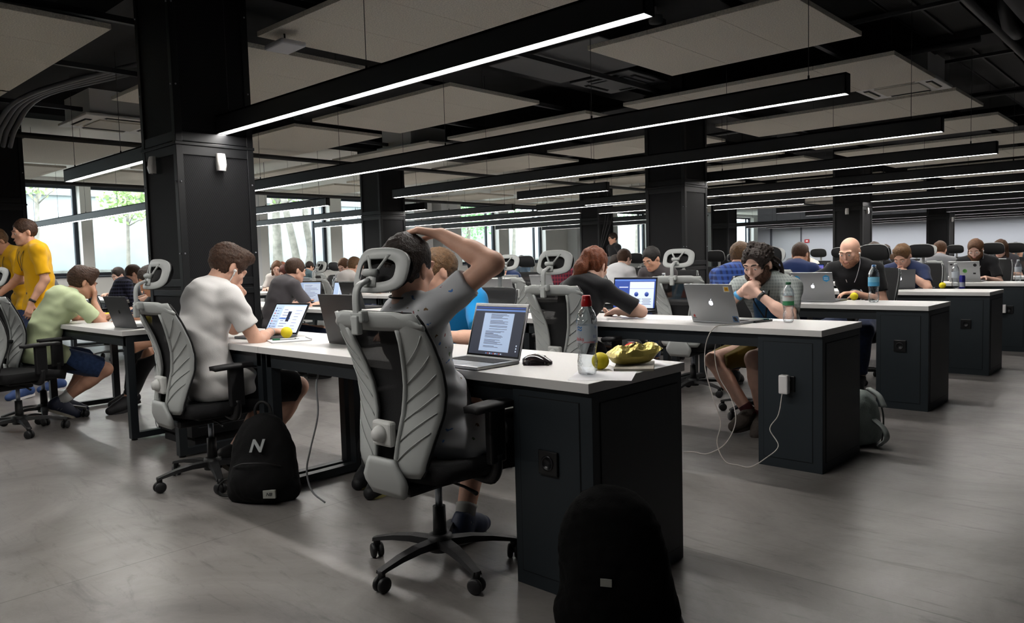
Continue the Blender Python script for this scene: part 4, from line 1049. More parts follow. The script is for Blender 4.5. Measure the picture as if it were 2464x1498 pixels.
    if logo == 'apple':
        b = MB(); b.M = onlid(0, d*.5); apple(b, .017); b.build('logo', mat('logo_lit', 'e9ecf4', .4, emit=1.2), L_)
    elif logo == 'apple_dark':
        b = MB(); b.M = onlid(0, d*.5); apple(b, .015); b.build('logo', mat('logo_dark', '1c1c1e', .2), L_)
    elif logo == 'asus': text_mesh('logo', 'ASUS', .030, mat('logo_grey', 'a9abad', .3, .6), L_, onlid(0, d*.52), shear=.3)
    elif logo == 'wp':
        b = MB(); b.M = onlid(0, d*.52); b.lathe([(.030, 0), (.030, .0005), (.026, .0006), (.026, 0)], (0, 0, 0), 28); b.build('logo', mat('logo_ink', '2a2b2e', .5), L_)
        text_mesh('logo_letter', 'W', .045, mat('logo_ink', '2a2b2e', .5), L_, onlid(0, d*.52), bold=True)
    for (kind, u, v) in stickers:
        if kind == 'hex':
            b = MB(); b.M = onlid(u, v); b.prism([(.030*math.cos(PI/6+i*PI/3), .030*math.sin(PI/6+i*PI/3)) for i in range(6)], 0, .0004); s = b.build('sticker', mat('sticker_blue', '3a8fc0', .5), L_)
            b = MB(); b.M = onlid(u, v); [b.box(-.017, .017, -.008+k*.008-.0015, -.008+k*.008+.0015, .0004, .0007) for k in range(3)]; b.build('sticker_print', mat('sticker_white', 'd8dfe4', .5), s)
        elif kind == 'rjs':
            b = MB(); b.M = onlid(u, v); b.box(-.019, .019, -.017, .017, 0, .0004); s = b.build('sticker', mat('sticker_cream', 'd8d3c6', .5), L_); b = MB(); b.M = onlid(u, v); b.box(-.012, .015, -.012, .012, .0004, .0006); b.build('sticker_yellow', mat('sticker_yellow', 'd3a91c', .5), s)
            text_mesh('sticker_print', 'rJS', .016, mat('sticker_red', '7a2418', .5), s, onlid(u, v) @ Matrix.Translation((.0, 0, .0007)), bold=True)
        elif kind == 'photo':
            b = MB(); b.M = onlid(u, v); b.box(-.018, .018, -.018, .018, 0, .0004); s = b.build('sticker', mat('sticker_photo_blue', '4f6a8c', .5), L_); b = MB(); b.M = onlid(u, v); b.prism([(-.015, .010), (-.006, -.012), (.015, -.014), (.010, .004), (.0, .014)], .0004, .0007); b.build('sticker_print', mat('sticker_black', '1c1a1c', .5), s)
        elif kind == 'red':
            b = MB(); b.M = onlid(u, v); b.prism([(-.009, -.006), (.009, -.006), (.006, .008), (0, .013), (-.006, .008)], 0, .0004); s = b.build('sticker', mat('sticker_red2', '8c2a24', .5), L_)
            b = MB(); b.M = onlid(u, v); b.box(-.014, .014, -.013, -.010, 0, .0004); b.build('sticker_print', mat('logo_ink', '2a2b2e', .5), s)
        elif kind == 'round':
            b = MB(); b.M = onlid(u, v); b.lathe([(.024, 0), (.024, .0005), (.016, .0005), (.016, 0)], (0, 0, 0), 24); b.build('sticker', mat('sticker_green', '5c9a4a', .5), L_)
        elif kind == 'dark':
            b = MB(); b.M = onlid(u, v); b.box(-.014, .014, -.009, .009, 0, .0005, .0); b.build('sticker', mat('sticker_black', '1c1a1c', .5), L_)
        elif kind == 'ring':
            b = MB(); b.M = onlid(u, v); b.lathe([(.019, 0), (.019, .0005), (.015, .0005), (.015, 0)], (0, 0, 0), 24); b.box(-.006, .003, -.010, .010, 0, .0005); b.build('sticker', mat('sticker_black', '1c1a1c', .5), L_)
        elif kind == 'color':
            b = MB(); b.M = onlid(u, v); b.box(-.04, .0, -.009, .009, 0, .0004); s = b.build('sticker', mat('sticker_photo_blue2', '6e93a8', .5), L_); b = MB(); b.M = onlid(u, v); b.box(0, .025, -.009, .009, 0, .0004); b.build('sticker_end', mat('sticker_yellow2', 'b5aa50', .5), s)
        elif kind == 'java': text_mesh('sticker', 'Java', .030, mat('logo_ink', '2a2b2e', .5), L_, onlid(u, v), bold=True)
        elif kind == 'tri':
            b = MB(); b.M = onlid(u, v); [b.tube([(math.cos(a)*.018, math.sin(a)*.018, .0005), (math.cos(a+2.1)*.018, math.sin(a+2.1)*.018, .0005)], .0016, 5) for a in (.3, 2.4, 4.5)]; b.build('sticker', mat('sticker_blue2', '4668a8', .5), L_)
    return t
R = ROWS
laptop('silver laptop open on a dark document page, nearest desk beside the mouse', -2.12, 2.045, -.03, w=.305, d=.225, ang=107, screen='doc', logo='apple')
laptop('laptop with a bright chat window at the elbow of the person in white', -3.945, 2.19, .16, w=.29, d=.205, ang=122, col_='dark', screen='chat')
laptop('black laptop seen from behind between the two nearest grey chairs', -3.155, 2.325, PI-.05, w=.37, d=.25, ang=102, col_='black', screen='code', logo='asus')
laptop('thick black laptop showing a web page in front of the red-haired person', -3.14, 4.60, .10, w=.36, d=.24, ang=100, col_='black', screen='web', logo='')
laptop('silver laptop with a glowing emblem and corner stickers, before the person with dreadlocks', -2.12, 4.10+.07, PI-.16, w=.335, d=.235, ang=110, screen='code', stickers=(('photo', -.145, .022), ('red', .142, .030), ('rjs', -.128, .206)))
laptop('silver laptop with two blue hexagon stickers, before the bald person', -2.36, 6.26, PI-.05, w=.335, d=.235, ang=106, screen='code', stickers=(('hex', -.115, .185), ('hex', .125, .180)))
laptop('small laptop in a black case below clasped hands', -2.36, 8.36, PI+.35, w=.27, d=.19, ang=100, col_='dark', screen='code', logo='apple')
laptop('pale laptop with green and black stickers, before the red-bearded person', -2.15, 10.30, PI-.1, w=.335, d=.235, ang=104, screen='code', logo='', stickers=(('round', -.01, .12), ('ring', -.12, .19), ('dark', -.11, .09), ('dark', .13, .20), ('tri', .03, .06)))
laptop('silver laptop before the long-haired person at far right', -2.22, 12.25, PI-.1, w=.335, d=.235, ang=104, screen='code', stickers=())
laptop('big silver laptop with a round letter emblem, behind the open document laptop', -3.98, 4.33, PI-.12, w=.385, d=.265, ang=106, screen='code', logo='wp', stickers=(('color', .13, .245),))
laptop('silver laptop with small dark lettering on its corner, left of the round-emblem one', -5.75, 6.35, PI-.1, w=.335, d=.235, ang=106, screen='code', stickers=(('java', -.10, .205),))
laptop('silver laptop with a dark winged patch behind the red-haired person', -5.20, 6.25, PI-.1, w=.335, d=.235, ang=106, screen='code', logo='', stickers=(('dark', 0, .16),))
laptop('grey laptop lid before the person shading the eyes with a hand', -5.60, 8.25, PI-.1, w=.36, d=.24, ang=108, col_='dark', screen='code', logo='')
laptop('dark laptop with a small emblem on the left desk, seen from behind', -5.62, 2.16, PI+.10, w=.32, d=.225, ang=108, col_='dark', screen='code', logo='apple_dark')
laptop('brownish laptop standing open behind the dark one on the left desk', -6.9, 4.25, .25, w=.33, d=.23, ang=95, col_='dark', screen='code', logo='')
laptop('laptop with a pale document on screen by the arm in the dark grey T-shirt', -6.35, 4.25, .05, w=.33, d=.23, ang=104, col_='black', screen='code', logo='')
laptop('black closed-back laptop next to the pale document screen', -5.75, 4.22, PI-.1, w=.36, d=.24, ang=104, col_='black', screen='code', logo='asus')
laptop('silver laptop with lit emblem right of the big column', -9.35, 6.05, PI-.15, w=.335, d=.235, ang=106, screen='code')
laptop('laptop showing a violet window at the far desks beside the pale blouse', -4.0, 10.15, .0, w=.33, d=.23, ang=100, col_='black', screen='violet', logo='')
laptop('laptop showing a light blue window behind the bald person', -3.05, 10.2, .0, w=.33, d=.23, ang=100, col_='black', screen='code', logo='')
laptop('purple-lit laptop glimpsed past the nearest headrest', -7.2, 6.2, .1, w=.33, d=.23, ang=100, col_='black', screen='violet', logo='')

# ------------------------------------------------------------------ bottles
water_m = bpy.data.materials.new('bottle_plastic'); water_m.use_nodes = True; N = water_m.node_tree.nodes; L = water_m.node_tree.links; N.remove(N['Principled BSDF'])
_t = N.new('ShaderNodeBsdfTransparent'); _t.inputs[0].default_value = (.90, .93, .95, 1); _g = N.new('ShaderNodeBsdfGlossy'); _g.inputs['Roughness'].default_value = .06; _l = N.new('ShaderNodeLayerWeight'); _l.inputs[0].default_value = .42
_tc = N.new('ShaderNodeTexCoord'); _n = N.new('ShaderNodeTexNoise'); _n.inputs['Scale'].default_value = 55; _b = N.new('ShaderNodeBump'); _b.inputs['Strength'].default_value = .5; _b.inputs['Distance'].default_value = .01; L.new(_tc.outputs['Object'], _n.inputs[0]); L.new(_n.outputs[0], _b.inputs['Height']); L.new(_b.outputs[0], _g.inputs['Normal']); L.new(_b.outputs[0], _l.inputs['Normal'])
_m = N.new('ShaderNodeMixShader'); L.new(_l.outputs['Facing'], _m.inputs[0]); L.new(_t.outputs[0], _m.inputs[1]); L.new(_g.outputs[0], _m.inputs[2]); L.new(_m.outputs[0], N['Material Output'].inputs[0])
def bottle(label, x, y, h, cap, lab, lab2=None, r=.033, sport=False, text=None, text2=None, rz=0, z=.75, detail=False):
    t = thing('water_bottle', label, 'bottle', (x, y, z), rz); s = h/.24
    b = MB(); n = 30; prof = [(.004, .004), (.020, .0), (.028, .004), (.032, .018), (.0335, .045), (.030, .062), (.0285, .072), (.0305, .085), (.0335, .098), (.034, .16), (.033, .178), (.027, .197), (.018, .212), (.0135, .220), (.0135, .232), (.001, .232)]
    prof = [(a*r/.034, c*s) for a, c in prof]; vs = []
    for (rr, zz) in prof:
        for k in range(n):
            a = 2*PI*k/n; q = rr
            if zz < .03*s: q *= 1+.07*math.cos(5*a)*(1-zz/(.03*s))
            if .03*s < zz < .09*s: q *= 1+.02*math.sin(3*a+zz*120)
            vs.append((q*math.cos(a), q*math.sin(a), zz))
    fs = [(i*n+k, i*n+(k+1) % n, (i+1)*n+(k+1) % n, (i+1)*n+k) for i in range(len(prof)-1) for k in range(n)]; fs += [tuple(reversed(range(n))), tuple((len(prof)-1)*n+k for k in range(n))]
    b.add(vs, fs, True); b.build('bottle_body', water_m, t)
    b = MB(); zc = .222*s
    if sport: b.lathe([(.001, 0), (.0185, 0), (.019, .002), (.0185, .016), (.016, .024), (.0155, .026), (.0155, .034), (.013, .038), (.001, .038)], (0, 0, zc-.006), 24)
    else: b.lathe([(.001, 0), (.0148, 0), (.0148, .014), (.013, .016), (.001, .016)], (0, 0, zc), 22)
    b.build('cap', cap, t)
    if lab:
        z0, z1 = .102*s, .158*s; rr = .0346*r/.034
        b = MB(); g = [[(rr*math.cos(a), rr*math.sin(a), zz) for a in np.linspace(0, 2*PI, 33)] for zz in (z0, z1)]; b.sheet(g, 0)
        lb = b.build('label_band', lab, t)
        if lab2:
            b = MB(); g = [[((rr+.0003)*math.cos(a), (rr+.0003)*math.sin(a), zz) for a in np.linspace(0, 2*PI, 33)] for zz in (z0, z0+(z1-z0)*.45)]; b.sheet(g, 0); b.build('label_stripe', lab2, lb)
        def wrap(o, ang, zc_):
            for v in o.data.vertices:
                a = ang+v.co.x/rr; zz = v.co.y; v.co = ((rr+.0006+v.co.z)*math.cos(a), (rr+.0006+v.co.z)*math.sin(a), zc_+zz)
        if text:
            for (tx, sz, mm_, ang, zz) in text:
                o = text_mesh('label_print', tx, sz, mm_, lb, Matrix.Identity(4), extrude=.0001); wrap(o, ang, zz)
    return t
faceang = lambda x, y: math.atan2(-y, -x)
red_i = mat('ink_red', 'b8231c', .5); blue_i = mat('ink_blue', '2b6fb0', .5); navy_i = mat('ink_navy', '3a4a8a', .5); white_i = mat('ink_white', 'e6e6e6', .5)
clear_lab = mat('label_clear', 'dfe7ef', .3, alpha=.5); fa = faceang(-1.60, 2.06)
bt = bottle('large clear water bottle with a red sports cap on the nearest desk corner', -1.585, 2.085, .262, mat('cap_red', 'b3121a', .3), clear_lab, r=.036, sport=True,
       text=((u'\u0430ska', .018, red_i, fa-.75, .126), ('Carpathian', .010, red_i, fa+.12, .116), ('0,5', .011, blue_i, fa+.95, .166), (u'\u2248', .040, blue_i, fa-.75, .162), ('|||||', .012, navy_i, fa+.78, .135), ('|||||', .010, navy_i, fa+.78, .118)))
bottle('water bottle with green cap and green-white label beside the dreadlocks', -1.795, 4.27, .235, mat('cap_green', '1f5a3a', .4), mat('label_white', 'd8dcd8', .5), mat('label_green', '2f7a4c', .5), r=.031, text=(('MORSHYNSKA', .007, red_i, faceang(-1.79, 4.27), .150),))
bottle('tall water bottle with a blue cap and light blue label before the bald person', -1.93, 6.19, .295, mat('cap_blue', '2f74b0', .4), mat('label_cyan', '7cc0dc', .5), mat('label_cyan2', '4da0cc', .5), r=.040)
bottle('clear water bottle beside a blue drink can, fourth row', -1.885, 8.50, .25, mat('cap_white', 'd0d4d8', .4), clear_lab, r=.034)
bottle('clear water bottle on the fifth row near the right edge', -1.66, 10.35, .25, mat('cap_white', 'd0d4d8', .4), clear_lab, r=.034)
bottle('water bottle with red print standing before the person in grey at the middle column', -3.67, 5.99, .25, mat('cap_white', 'd0d4d8', .4), mat('label_pale', 'cfd2d4', .5), r=.034, text=(('BonAqua', .012, red_i, faceang(-3.67, 5.99), .14),))
bottle('clear bottle on the desk by the arm in the dark grey T-shirt', -6.9, 4.42, .24, mat('cap_white', 'd0d4d8', .4), mat('label_pale2', 'c5cdd8', .5), mat('label_red2', 'a85c5c', .5), r=.033)
bottle('clear bottle before the person with a hand on the brow, left group', -9.25, 6.25, .24, mat('cap_white', 'd0d4d8', .4), clear_lab, r=.033)
bottle('bottle with white and red label just left of the nearest headrest stem', -4.6, 4.25, .24, mat('cap_white', 'd0d4d8', .4), mat('label_pale2', 'c5cdd8', .5), mat('label_red2', 'a85c5c', .5), r=.033)
def can(label, x, y, c1='2a2a7a', c2='9aa0b0'):
    t = thing('drink_can', label, 'drink can', (x, y, .75)); b = MB(); b.lathe([(.001, 0), (.020, 0), (.0255, .006), (.0265, .012), (.0265, .118), (.023, .128), (.0235, .132), (.001, .130)], (0, 0, 0), 22); b.build('can_body', mat('can_'+c1, c1, .3, .6), t)
    b = MB(); g = [[(.0269*math.cos(a), .0269*math.sin(a), zz) for a in np.linspace(0, 2*PI, 25)] for zz in (.02, .065)]; b.sheet(g, 0); b.build('can_stripe', mat('can_'+c2, c2, .3, .6), t)
can('slim blue and silver drink can beside the bottle, fourth row', -1.815, 8.45); can('blue drink can by the bottle in front of the dark grey T-shirt', -7.0, 4.30, '2b2f86', '6a5aa0')

# ------------------------------------------------------------------ yellow balls, mouse, snack bag, papers
ball_m = mat('ball_yellow', 'e3cf18', .6, bump=(60, .3))
def ball(label, x, y, z=.75):
    b = MB(); b.ball((0, 0, 0), .0315, 24); o = b.build('ball', ball_m, None, (x, y, z+.0315)); tag(o, label, 'ball', 'yellow foam balls given out to everyone'); return o
for (lb, x, y) in (('yellow foam ball between the water bottle and snack bag on the nearest desk', -1.615, 2.20), ('yellow foam ball on the notepad beside the chat-window laptop', -3.735, 2.20), ('yellow foam ball before the bald person', -2.146, 6.40), ('yellow foam ball on the fourth row near the blue can', -1.99, 8.46),
                   ('yellow foam ball on the desk before the person in pale green', -6.72, 2.32), ('yellow foam ball by the hands on the dark laptop, left desk', -5.80, 2.28), ('yellow foam ball partly covered by a black band, before the person in grey', -3.79, 6.06), ('yellow foam ball on the sixth row at the right edge', -1.62, 12.4), ('yellow foam ball in the left group near the silver laptop', -9.1, 6.2)):
    ball(lb, x, y, .758 if 'notepad' in lb else .75)
t = thing('computer_mouse', 'dark glossy thumb-rest mouse on the nearest desk', 'mouse', (-1.905, 2.19, .75), -1.0)
b = MB(); g = []
for i in range(13):
    v = i/12; y = -.058+.116*v; w = .036*math.sqrt(max(.02, 1-(2*v-1)**4))*(1 if v > .3 else .92+.25*v); hh = .046*math.sin(PI*(.12+.80*v))**.8*(1-.28*v); row = []
    for j in range(13):
        a = PI*j/12; x = math.cos(a)*w*(1.18 if math.cos(a) > 0 else 1)+.006; row.append((x-.2*(math.sin(a)**.7*hh)*.3, y, .001+hh*math.sin(a)**.75*(1+.10*math.cos(a))))
    g.append(row)
b.sheet(g, 0); b.add([Vector(p) for p in g[0]], [tuple(range(13))]); b.add([Vector(p) for p in g[-1]], [tuple(reversed(range(13)))]); b.build('shell', mat('mouse_glossy', '2a2527', .18, spec=.8, coat=.5), t)
b = MB(); b.lathe([(.001, -.003), (.006, -.003), (.007, 0), (.006, .003), (.001, .003)], (-.008, .026, .0255), 16, axis='x'); b.build('scroll_wheel', mat('wheel_dark', '0c0c0d', .5), t)
b = MB(); b.box(-.030, .044, -.05, .05, .0, .004, .002); b.build('rubber_base', mat('rubber_black', '0e0e0f', .8), t)
# snack bag
t = thing('snack_bag', 'crumpled gold foil snack bag on the nearest desk behind the yellow ball', 'snack bag', (-1.56, 2.33, .762), .95)
b = MB(); r_ = random.Random(4); nx, ny = 22, 14; top = []; bot = []
for i in range(nx):
    u = -1+2*i/(nx-1); rt = []; rb = []
    for j in range(ny):
        v = -1+2*j/(ny-1); puff = max(0, (1-abs(u)**2.4))*max(0, (1-abs(v)**2.6)); cr = .005*math.sin(9*u+4*v*v)+.004*math.sin(13*v+5*u)+r_.uniform(-.0018, .0018)
        x = u*.095*(1-.05*v*v); y = v*.062*(1-.10*(1-abs(u)))
        lift = .028*max(0, u)**2; rt.append((x, y, .030+lift+puff**.55*.034+cr*(.3+puff))); rb.append((x, y, .030+lift-min(puff*.06, .028)+cr*.25*(1-puff)))
    top.append(rt); bot.append(rb[::-1])
b.sheet(top, 0, smooth=False); b.sheet(bot, 0, smooth=False); b.build('foil', mat('gold_foil', 'b8a95e', .30, .55, bump=(45, .4)), t)
b = MB(); b.prism([(-.02, .0), (.012, -.004), (.004, .02), (-.014, .024)], .0765, .0772); b.build('dark_print', mat('print_maroon', '5a1420', .4), t)
def flat(name, label, cat, x, y, rz, w, d, h, m_, z=.75, parts=()):
    t = thing(name, label, cat, (x, y, z), rz); b = MB(); b.box(-w/2, w/2, -d/2, d/2, 0, h, min(.002, h*.4)); b.build('cover' if h > .004 else 'sheet', m_, t)
    for (nm, a, c, e, f_, g_, h_, mm_) in parts: b = MB(); b.box(a, c, e, f_, g_, h_); b.build(nm, mm_, t)
    return t
paper = mat('paper_white', 'e6e6e8', .8)
flat('notebook', 'cream notebook under the gold snack bag on the nearest desk', 'notebook', -1.545, 2.315, .55, .14, .21, .010, mat('notebook_cream', 'a49f92', .7), parts=(('page_block', -.068, .068, -.102, .102, .002, .0085, paper),))
flat('paper_sheet', 'white sheet of paper near the right edge of the nearest desk', 'paper', -1.545, 2.13, .5, .21, .297, .0006, paper)
flat('paper_sheet', 'white sheet of paper under the notebook on the nearest desk corner', 'paper', -1.60, 2.40, .9, .21, .20, .0005, paper)
flat('notepad', 'spiral notepad beside the yellow ball by the chat-window laptop', 'notepad', -3.66, 2.17, -.35, .15, .21, .007, paper, parts=(('spiral', -.07, .07, .100, .106, .003, .010, mat('wire_grey', '8a8c90', .4, .7)),))
def pen(label, x, y, rz, z, c):
    t = thing('pen', label, 'pen', (x, y, z), rz); b = MB(); b.tube([(-.07, 0, .005), (.045, 0, .005)], .0045, 8); b.build('barrel', mat('pen_'+c, c, .4), t); b = MB(); b.tube([(-.07, 0, .005), (-.03, 0, .005)], .0049, 8); b.build('grip', mat('pen_green', '1f6a4c', .5), t); b = MB(); b.tube([(.045, 0, .005), (.07, 0, .005)], [.0045, .001], 8); b.build('tip', chrome, t)
pen('white and green pen on the notepad', -3.66, 2.15, .9, .757, 'd0d2d4'); pen('green pen behind the stickered silver laptop', -2.0, 4.36, .4, .75, '1c5a50')
flat('paper_sheet', 'sheet of paper on the second row left of the stickered laptop', 'paper', -2.55, 4.26, .1, .30, .21, .0006, paper); flat('paper_sheet', 'paper behind the stickered laptop by the elbows', 'paper', -1.93, 4.40, .1, .21, .15, .0006, paper)
flat('smartphone', 'black smartphone lying in front of the person with dreadlocks', 'phone', -1.955, 4.235, -.2, .075, .155, .011, mat('phone_black', '141416', .25, spec=.7), parts=(('glass', -.033, .033, -.070, .070, .011, .0115, mat('phone_glass', '060607', .08)),))
flat('notebook', 'striped blue and white magazine before the person in grey at the column', 'magazine', -3.62, 6.25, .1, .24, .17, .004, mat('magazine_blue', '7fa9c4', .6), z=.75)
flat('smartphone', 'phone and pen lying behind the yellow ball, before the bald person', 'phone', -2.05, 6.46, .4, .07, .14, .009, mat('phone_black', '141416', .25, spec=.7))
flat('notepad', 'dark notepad lying on the fourth row desk', 'notepad', -2.15, 8.52, .2, .15, .2, .008, mat('pad_dark', '303236', .6))
# box-like brochure stand: blue and white leaflet standing before the person in grey
t = thing('leaflet_box', 'light blue box with an orange triangle standing on the desk before the person in grey', 'box', (-3.63, 6.22, .75), .45)
b = MB(); b.box(-.08, .08, -.02, .02, 0, .17, .002); b.build('carton', mat('carton_blue', '8ab6d2', .6), t); b = MB(); b.M = Matrix.Translation((0, -.0205, 0)) @ Matrix.Rotation(PI/2, 4, 'X'); b.prism([(.0, .01), (.05, .01), (.03, .10)], 0, .0008); b.build('orange_print', mat('print_orange', 'c4502c', .6), t)
b = MB(); b.M = Matrix.Translation((0, -.0205, 0)) @ Matrix.Rotation(PI/2, 4, 'X'); b.prism([(-.075, .02), (-.055, .02), (-.01, .16), (-.03, .16)], 0, .0008); b.build('white_print', mat('print_pale', 'd8e0e6', .6), t)
# charger and cables of the second row
t = thing('power_adapter', 'white laptop power adapter plugged into the second row cabinet', 'charger', (-1.645, ROWS[1]+.02-.013, .46)); b = MB(); b.box(-.030, .020, -.045, -.006, -.050, .050, .007); b.build('adapter_body', mat('adapter_white', 'd8d6d6', .35), t)
b = MB(); b.lathe([(.001, -.007), (.017, -.007), (.017, .003), (.001, .003)], (0, 0, .02), 18, axis='y'); b.build('plug', mat('adapter_white', 'd8d6d6', .35), t)
cord = mat('cord_white', 'bfbab4', .5); yc = ROWS[1]
cp = bez([(-1.655, yc-.03, .42), (-1.67, yc-.045, .30), (-1.715, yc-.05, .22), (-1.66, yc-.07, .14), (-1.72, yc-.09, .07), (-1.80, yc-.10, .012), (-1.88, yc-.09, .006), (-1.965, yc-.07, .01), (-2.02, yc-.055, .10), (-2.00, yc-.05, .22), (-2.05, yc-.045, .36), (-2.10, yc-.035, .52), (-2.095, yc-.025, .66), (-2.05, yc-.012, .745), (-2.0, yc+.05, .757), (-1.96, yc+.15, .757)], 8)
b = MB(); b.tube(cp, .0028, 6); tag(b.build('charging_cable', cord), 'white charging cable looping from the adapter to the floor and up to the laptop', 'cable')
cp = bez([(-2.25, yc-.02, .006), (-2.18, yc-.03, .02), (-2.08, yc-.05, .03), (-1.98, yc-.03, .10), (-1.94, yc+.01, .22), (-1.98, yc+.04, .34), (-2.06, yc+.05, .46), (-2.09, yc+.06, .60), (-2.07, yc+.07, .70)], 8)
b = MB(); b.tube(cp, .0028, 6); tag(b.build('charging_cable', cord), 'second white cable hanging under the second row desk with its end on the floor', 'cable')
cp = bez([(-3.13, 2.05, .715), (-3.13, 1.99, .60), (-3.10, 1.97, .45), (-3.16, 1.96, .28), (-3.22, 1.97, .16), (-3.20, 1.98, .06), (-3.12, 2.0, .012)], 8)
b = MB(); b.tube(cp, .0045, 7); tag(b.build('hanging_cable', mat('cord_grey', '77797c', .5)), 'grey cable hanging from the nearest desk down to the floor', 'cable')
cp = bez([(-5.45, 2.30, .70), (-5.46, 2.28, .5), (-5.58, 2.26, .3), (-5.60, 2.22, .14), (-5.52, 2.2, .02), (-5.3, 2.3, .006), (-5.1, 2.75, .006)], 8)
b = MB(); b.tube(cp, .003, 6); tag(b.build('hanging_cable', mat('cord_grey2', '6a6c6e', .5)), 'thin cable curving under the left desk by the column', 'cable')
b = MB(); b.tube(bez([(-3.9, 4.2, .756), (-3.93, 4.05, .76), (-3.85, 4.0, .80), (-3.80, 4.02, .83), (-3.75, 4.12, .77)], 8), .0028, 6); tag(b.build('headphone_cable', mat('cable_dark', '222224', .6)), 'thin dark cable before the big silver laptop', 'cable')
t = thing('power_adapter', 'white power adapter on the fifth row cabinet at the right edge', 'charger', (-1.70, ROWS[4]+.005, .47)); b = MB(); b.box(-.030, .030, -.040, .012, -.045, .045, .007); b.build('adapter_body', mat('adapter_white', 'd8d6d6', .35), t)

# ------------------------------------------------------------------ bags
def blob_bag(root, name, prims, m_, res=.010, nz=.004, fr=28, seed=2, flatz=True):
    lo = np.min([np.minimum(p[1], p[2]) if p[0] == 'c' else p[1]-np.array(p[2]) for p in prims], 0)-.12; hi = np.max([np.maximum(p[1], p[2]) if p[0] == 'c' else p[1]+np.array(p[2]) for p in prims], 0)+.12
    F = Field(lo, hi, res)
    for p in prims:
        if p[0] == 'c': F.cap(p[1], p[2], p[3], p[4], p[5])
        else: F.ell(p[1], p[2], p[3] if len(p) > 3 else None, .04)
    F.noise(nz, fr, seed); F.noise(nz*.6, fr*2.3, seed+1, ridge=True)
    if flatz: F.plane((0, 0, .004), (0, 0, -1))
    return link(name, F.mesh(name), m_, root)
A = lambda *a: np.array(a, float)
def surf_y(o, x, z):
    return min(v.co.y for v in o.data.vertices if abs(v.co.x-x) < .02 and abs(v.co.z-z) < .02)
black_nylon = mat('black_nylon', '0a0a0b', .85, spec=.25, bump=(180, .3)); strap_m = mat('strap_black', '0a0a0b', .7)
# New Balance-like day pack standing on the floor
t = thing('backpack', 'black day pack with a pale letter on its front, standing by the desk leg', 'backpack', (-3.43, 1.86, 0), .72)
blob_bag(t, 'main_bag', [('e', A(0, 0, .12), (.17, .085, .15)), ('e', A(0, .0, .22), (.16, .085, .17)), ('e', A(0, .01, .31), (.115, .07, .12)), ('c', A(-.12, 0, .05), A(.12, 0, .05), .06, .06, .04), ('e', A(0, -.06, .12), (.135, .065, .10))], black_nylon, .009)
b = MB(); b.tube(bez([(-.035, .03, .40), (-.040, .03, .45), (-.01, .03, .485), (.03, .03, .465), (.045, .03, .40)], 6), .008, 8); b.build('grab_handle', strap_m, t)
b = MB(); b.sheet([[Vector(p)+Vector((0, y, 0)) for y in (-.012, .0, .012)] for p in bez([(-.15, .04, .10), (-.21, .03, .10), (-.245, .02, .06), (-.23, .02, .02), (-.15, .03, .012)], 6)], .006); b.build('shoulder_strap', strap_m, t)
b = MB(); b.tube(bez([(-.115, -.085, .19), (-.06, -.125, .215), (0, -.135, .22), (.06, -.125, .215), (.115, -.085, .19)], 6), .004, 6); b.build('zip', mat('zip_grey', '151516', .5), t)
t2 = text_mesh('letter_emblem', 'N', .085, mat('emblem_grey', '9fa3a3', .5), t, Matrix.Translation((.0, -.096, .292)) @ Matrix.Rotation(PI/2-.14, 4, 'X'), extrude=.004, bold=True, shear=.3)
b = MB(); b.box(.035, .095, -.128, -.112, .045, .085, .002); lb = b.build('logo_patch', mat('patch_pale', '8f9089', .6), t); text_mesh('patch_print', 'NB', .022, mat('logo_ink', '2a2b2e', .5), lb, Matrix.Translation((.065, -.1285, .065)) @ Matrix.Rotation(PI/2, 4, 'X'), bold=True, shear=.3)
# the big black rucksack in front
t = thing('backpack', 'large plain black backpack leaning against the nearest desk cabinet', 'backpack', (-1.305, 1.835, 0), .46); t.scale = (.93, .95, 1)
bb_ = blob_bag(t, 'main_bag', [('e', A(0, 0, .13), (.185, .10, .17)), ('e', A(-.01, .0, .24), (.175, .095, .20)), ('e', A(-.025, .02, .325), (.155, .075, .135)), ('c', A(-.13, 0, .06), A(.13, 0, .06), .07, .07, .05), ('e', A(0, -.045, .18), (.14, .07, .15))], mat('black_nylon_dull', '070707', .95, spec=.12, bump=(180, .3)), .010, seed=8)
b = MB(); b.sheet([[Vector(p)+Vector((0, y, 0)) for y in (-.016, 0, .016)] for p in bez([(.15, .02, .17), (.185, .02, .10), (.215, .02, .035), (.25, .02, .045), (.28, .0, .03)], 6)], .008); b.ball((.298, 0, .045), .017, 12, (1, 1, 1.2)); b.build('shoulder_strap', strap_m, t)
b = MB(); sy_ = surf_y(bb_, -.012, .216); b.box(-.030, .006, sy_-.0015, sy_+.004, .205, .228, .0005); b.build('logo_patch', mat('patch_pale', '8f9089', .6), t)
# dark bag under the desk
t = thing('backpack', 'dark navy bag standing under the nearest desk by the legs in jeans', 'backpack', (-3.22, 2.47, 0), .8)
blob_bag(t, 'main_bag', [('e', A(0, 0, .14), (.14, .09, .16)), ('e', A(0, .0, .26), (.13, .085, .17)), ('c', A(-.09, 0, .06), A(.09, 0, .06), .06, .06, .04)], mat('navy_cloth', '11131c', .8, bump=(150, .3)), .012, seed=12)
b = MB(); b.sheet([[Vector(p)+Vector((0, y, 0)) for y in (-.012, 0, .012)] for p in bez([(-.12, -.02, .28), (-.16, -.02, .2), (-.15, -.02, .1)], 6)], .006); b.build('shoulder_strap', strap_m, t)
